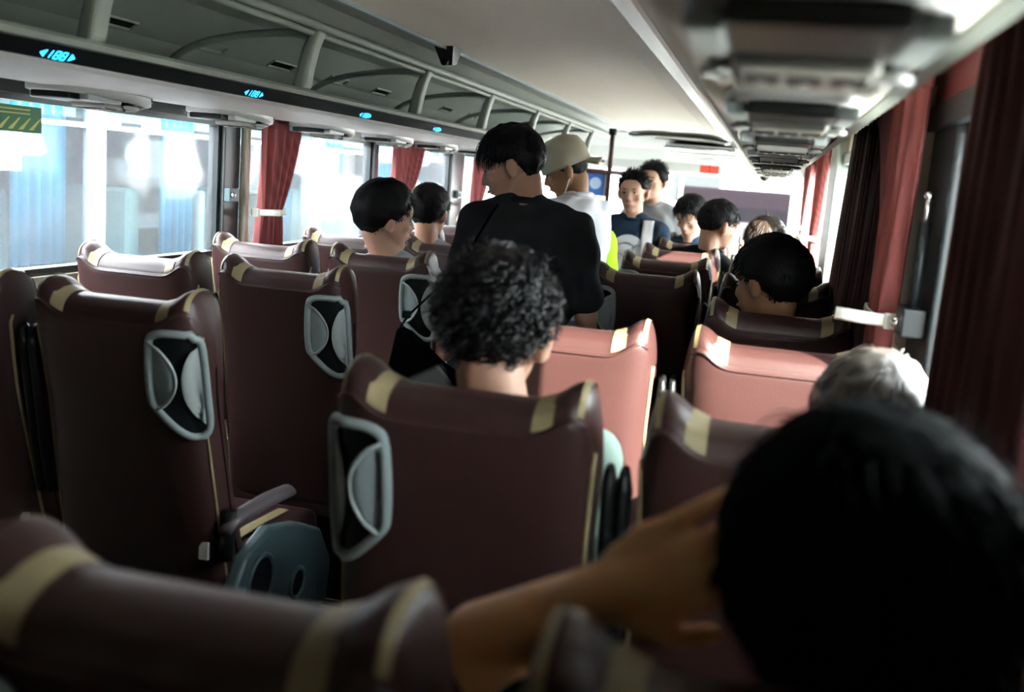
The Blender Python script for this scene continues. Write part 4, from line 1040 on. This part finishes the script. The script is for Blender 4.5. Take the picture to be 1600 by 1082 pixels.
# ------------------------------------------------------------------ outside
g = struct(obj('ground', bx(-60, 60, -40, 80, -1.25, -1.2), mat('asphalt', (.45, .45, .43), .9, bump=.3, scale=30, var=.1)))
CB = mat('coach_grey', (.34, .32, .335), .4); CG = glass('coach_glass', (.66, .74, .76)); CBLUE = cloth('blue_curtain', (.045, .32, .52), .8, .2, wave=10)
CIN = mat('coach_inside', (.20, .25, .26), .8)
bus = thing('coach', 'pale coach with blue curtains parked close beside the left windows', 'coach', (-3.45, 4, -1.2))
def lc(x, y, z): return (x+3.45, y-4, z+1.2)
bm = bmesh.new()
def lb_(a, b, c, d, e_, f, bev=0): box(bm, a+3.45, b+3.45, c-4, d-4, e_+1.2, f+1.2, bev=bev)
lb_(-5.9, -3.45, -3, 14, -.9, .62); lb_(-5.9, -3.45, -3, 14, 1.64, 2.05, bev=.0); lb_(-5.9, -5.8, -3, 14, .6, .8); lb_(-5.9, -5.8, -3, 14, 1.45, 1.7); lb_(-5.9, -3.45, -3.1, -3, -.9, 2.05); lb_(-5.9, -3.45, 14, 14.1, -.9, 2.05)
obj('body_shell', bm, CB, bus)
for (a, b_) in ((-3, 0.2), (.3, 2.5), (2.6, 4.8), (4.95, 7.6), (7.7, 11), (11.1, 14)):
    bm = bmesh.new(); lb_(-3.47, -3.46, a, b_, .62, 1.64); obj('pane', bm, CG, bus)
for y in (.25, 2.55, 4.88, 7.65, 11.05):
    bm = bmesh.new(); lb_(-3.50, -3.44, y-.06, y+.06, .6, 1.66, bev=.01); obj('pillar', bm, CB, bus)
bm = bmesh.new(); lb_(-3.5, -3.46, -3, 14, 1.45, 1.475); obj('pane_rail', bm, CB, bus)
bm = bmesh.new(); lb_(-5.8, -3.6, -3, 14, 1.50, 1.64); obj('ceiling_panel', bm, CIN, bus)
bm = bmesh.new(); lb_(-5.75, -5.74, -3, 14, .75, 1.5); obj('far_blind', bm, cloth('white_blind', (.07, .09, .095), .8, .3), bus)  # invented translucent sheet, passes daylight to brighten the coach interior
def bcurt(y0, y1, z0=.66, z1=1.62, n=5):
    V = []; F = []; N = 40
    for j in range(2):
        for i in range(N+1):
            u = i/N; V.append(lc(-3.60+.025*math.sin(2*PI*n*u), y0+(y1-y0)*u, z1 if j == 0 else z0))
    for i in range(N): F.append((i, i+1, N+1+i+1, N+1+i))
    ribbon(obj('curtain_panel', (V, F), CBLUE, bus, True), .004)
bcurt(4.40, 4.82, n=5, z0=.74); bcurt(5.03, 5.16, n=2); bcurt(5.70, 6.08, n=5); bcurt(3.2, 3.7); bcurt(7.1, 7.5, n=3); bcurt(8.0, 8.5, n=4); bcurt(9.3, 9.8); bcurt(1.2, 1.9)
bm = bmesh.new(); lb_(-3.62, -3.57, 6.12, 6.19, .6, 1.12, bev=.02); obj('grab_post', bm, CB, bus)
for i in range(9):
    y = 1.0+i*1.15
    bm = bmesh.new(); lb_(-4.25, -3.75, y, y+.14, .3, 1.12, bev=.05); obj('seat_back', bm, mat('coach_seat%d' % i, (.20, .30, .30), .8) if i == 0 else bpy.data.materials['coach_seat0'], bus)
for (y0, y1, z0, z1) in ((4.95, 5.08, 1.475, 1.525), (5.28, 5.46, 1.475, 1.525), (6.02, 6.16, 1.25, 1.275), (4.12, 4.30, 1.22, 1.40)):  # white patches painted for glimpses of bright sky through the coach
    bm = bmesh.new(); lb_(-3.455, -3.452, y0, y1, z0, z1); obj('sticker', bm, TAG, bus)
for y in (0, 9.5):
    bm = bmesh.new(); bmesh.ops.create_cone(bm, cap_ends=True, segments=28, radius1=.5, radius2=.5, depth=.3, matrix=Matrix.Translation(lc(-3.6, y, -.7)) @ Matrix.Rotation(PI/2, 4, 'Y')); obj('wheel', bm, BLACKP, bus)
# building and van ahead
t = thing('parked_bus', 'mauve grey rear of a parked bus seen through the windscreen', 'bus', (-.3, 19, -1.2))
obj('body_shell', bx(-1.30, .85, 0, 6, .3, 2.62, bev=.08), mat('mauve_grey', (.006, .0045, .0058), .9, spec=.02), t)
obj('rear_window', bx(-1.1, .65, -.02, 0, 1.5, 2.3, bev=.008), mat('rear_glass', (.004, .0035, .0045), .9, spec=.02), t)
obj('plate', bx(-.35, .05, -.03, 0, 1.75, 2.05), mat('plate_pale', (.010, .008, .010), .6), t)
obj('bumper', bx(-1.25, .80, -.08, 0, .35, .7, bev=.03), PLAST, t)
for x in (-1.1, .65):
    obj('tail_lamp', bx(x-.08, x+.08, -.03, 0, .8, 1.2, bev=.01), mat('tail_red%d' % int(x*10), (.4, .03, .03), .3), t)
t = thing('warehouse', 'pale building far ahead beyond the windscreen', 'building', (0, 45, -1.2))
obj('wall', bx(-18, 20, 0, 8, 0, 5.0), mat('pale_wall', (.7, .72, .74), .8, var=.05), t)
obj('roof', bx(-18.3, 20.3, -.3, 8.3, 5.0, 5.3), GREYP, t)
for i in range(6): obj('window', bx(-14+i*5, -12+i*5, -.05, 0, 2, 3.4), UNITD, t)

t = thing('gable_wall', 'tall white gable wall standing to the right behind the bus, outside the picture', 'building', (8, -14.5, -1.2))  # added outside the view to shade the rear seats from the sun
obj('wall', bx(0, .6, -16, 9.75, 0, 10), mat('office_wall', (.8, .8, .78), .8), t)
obj('roof', bx(-.1, .7, -16.1, 9.8, 10, 10.2), GREYP, t)
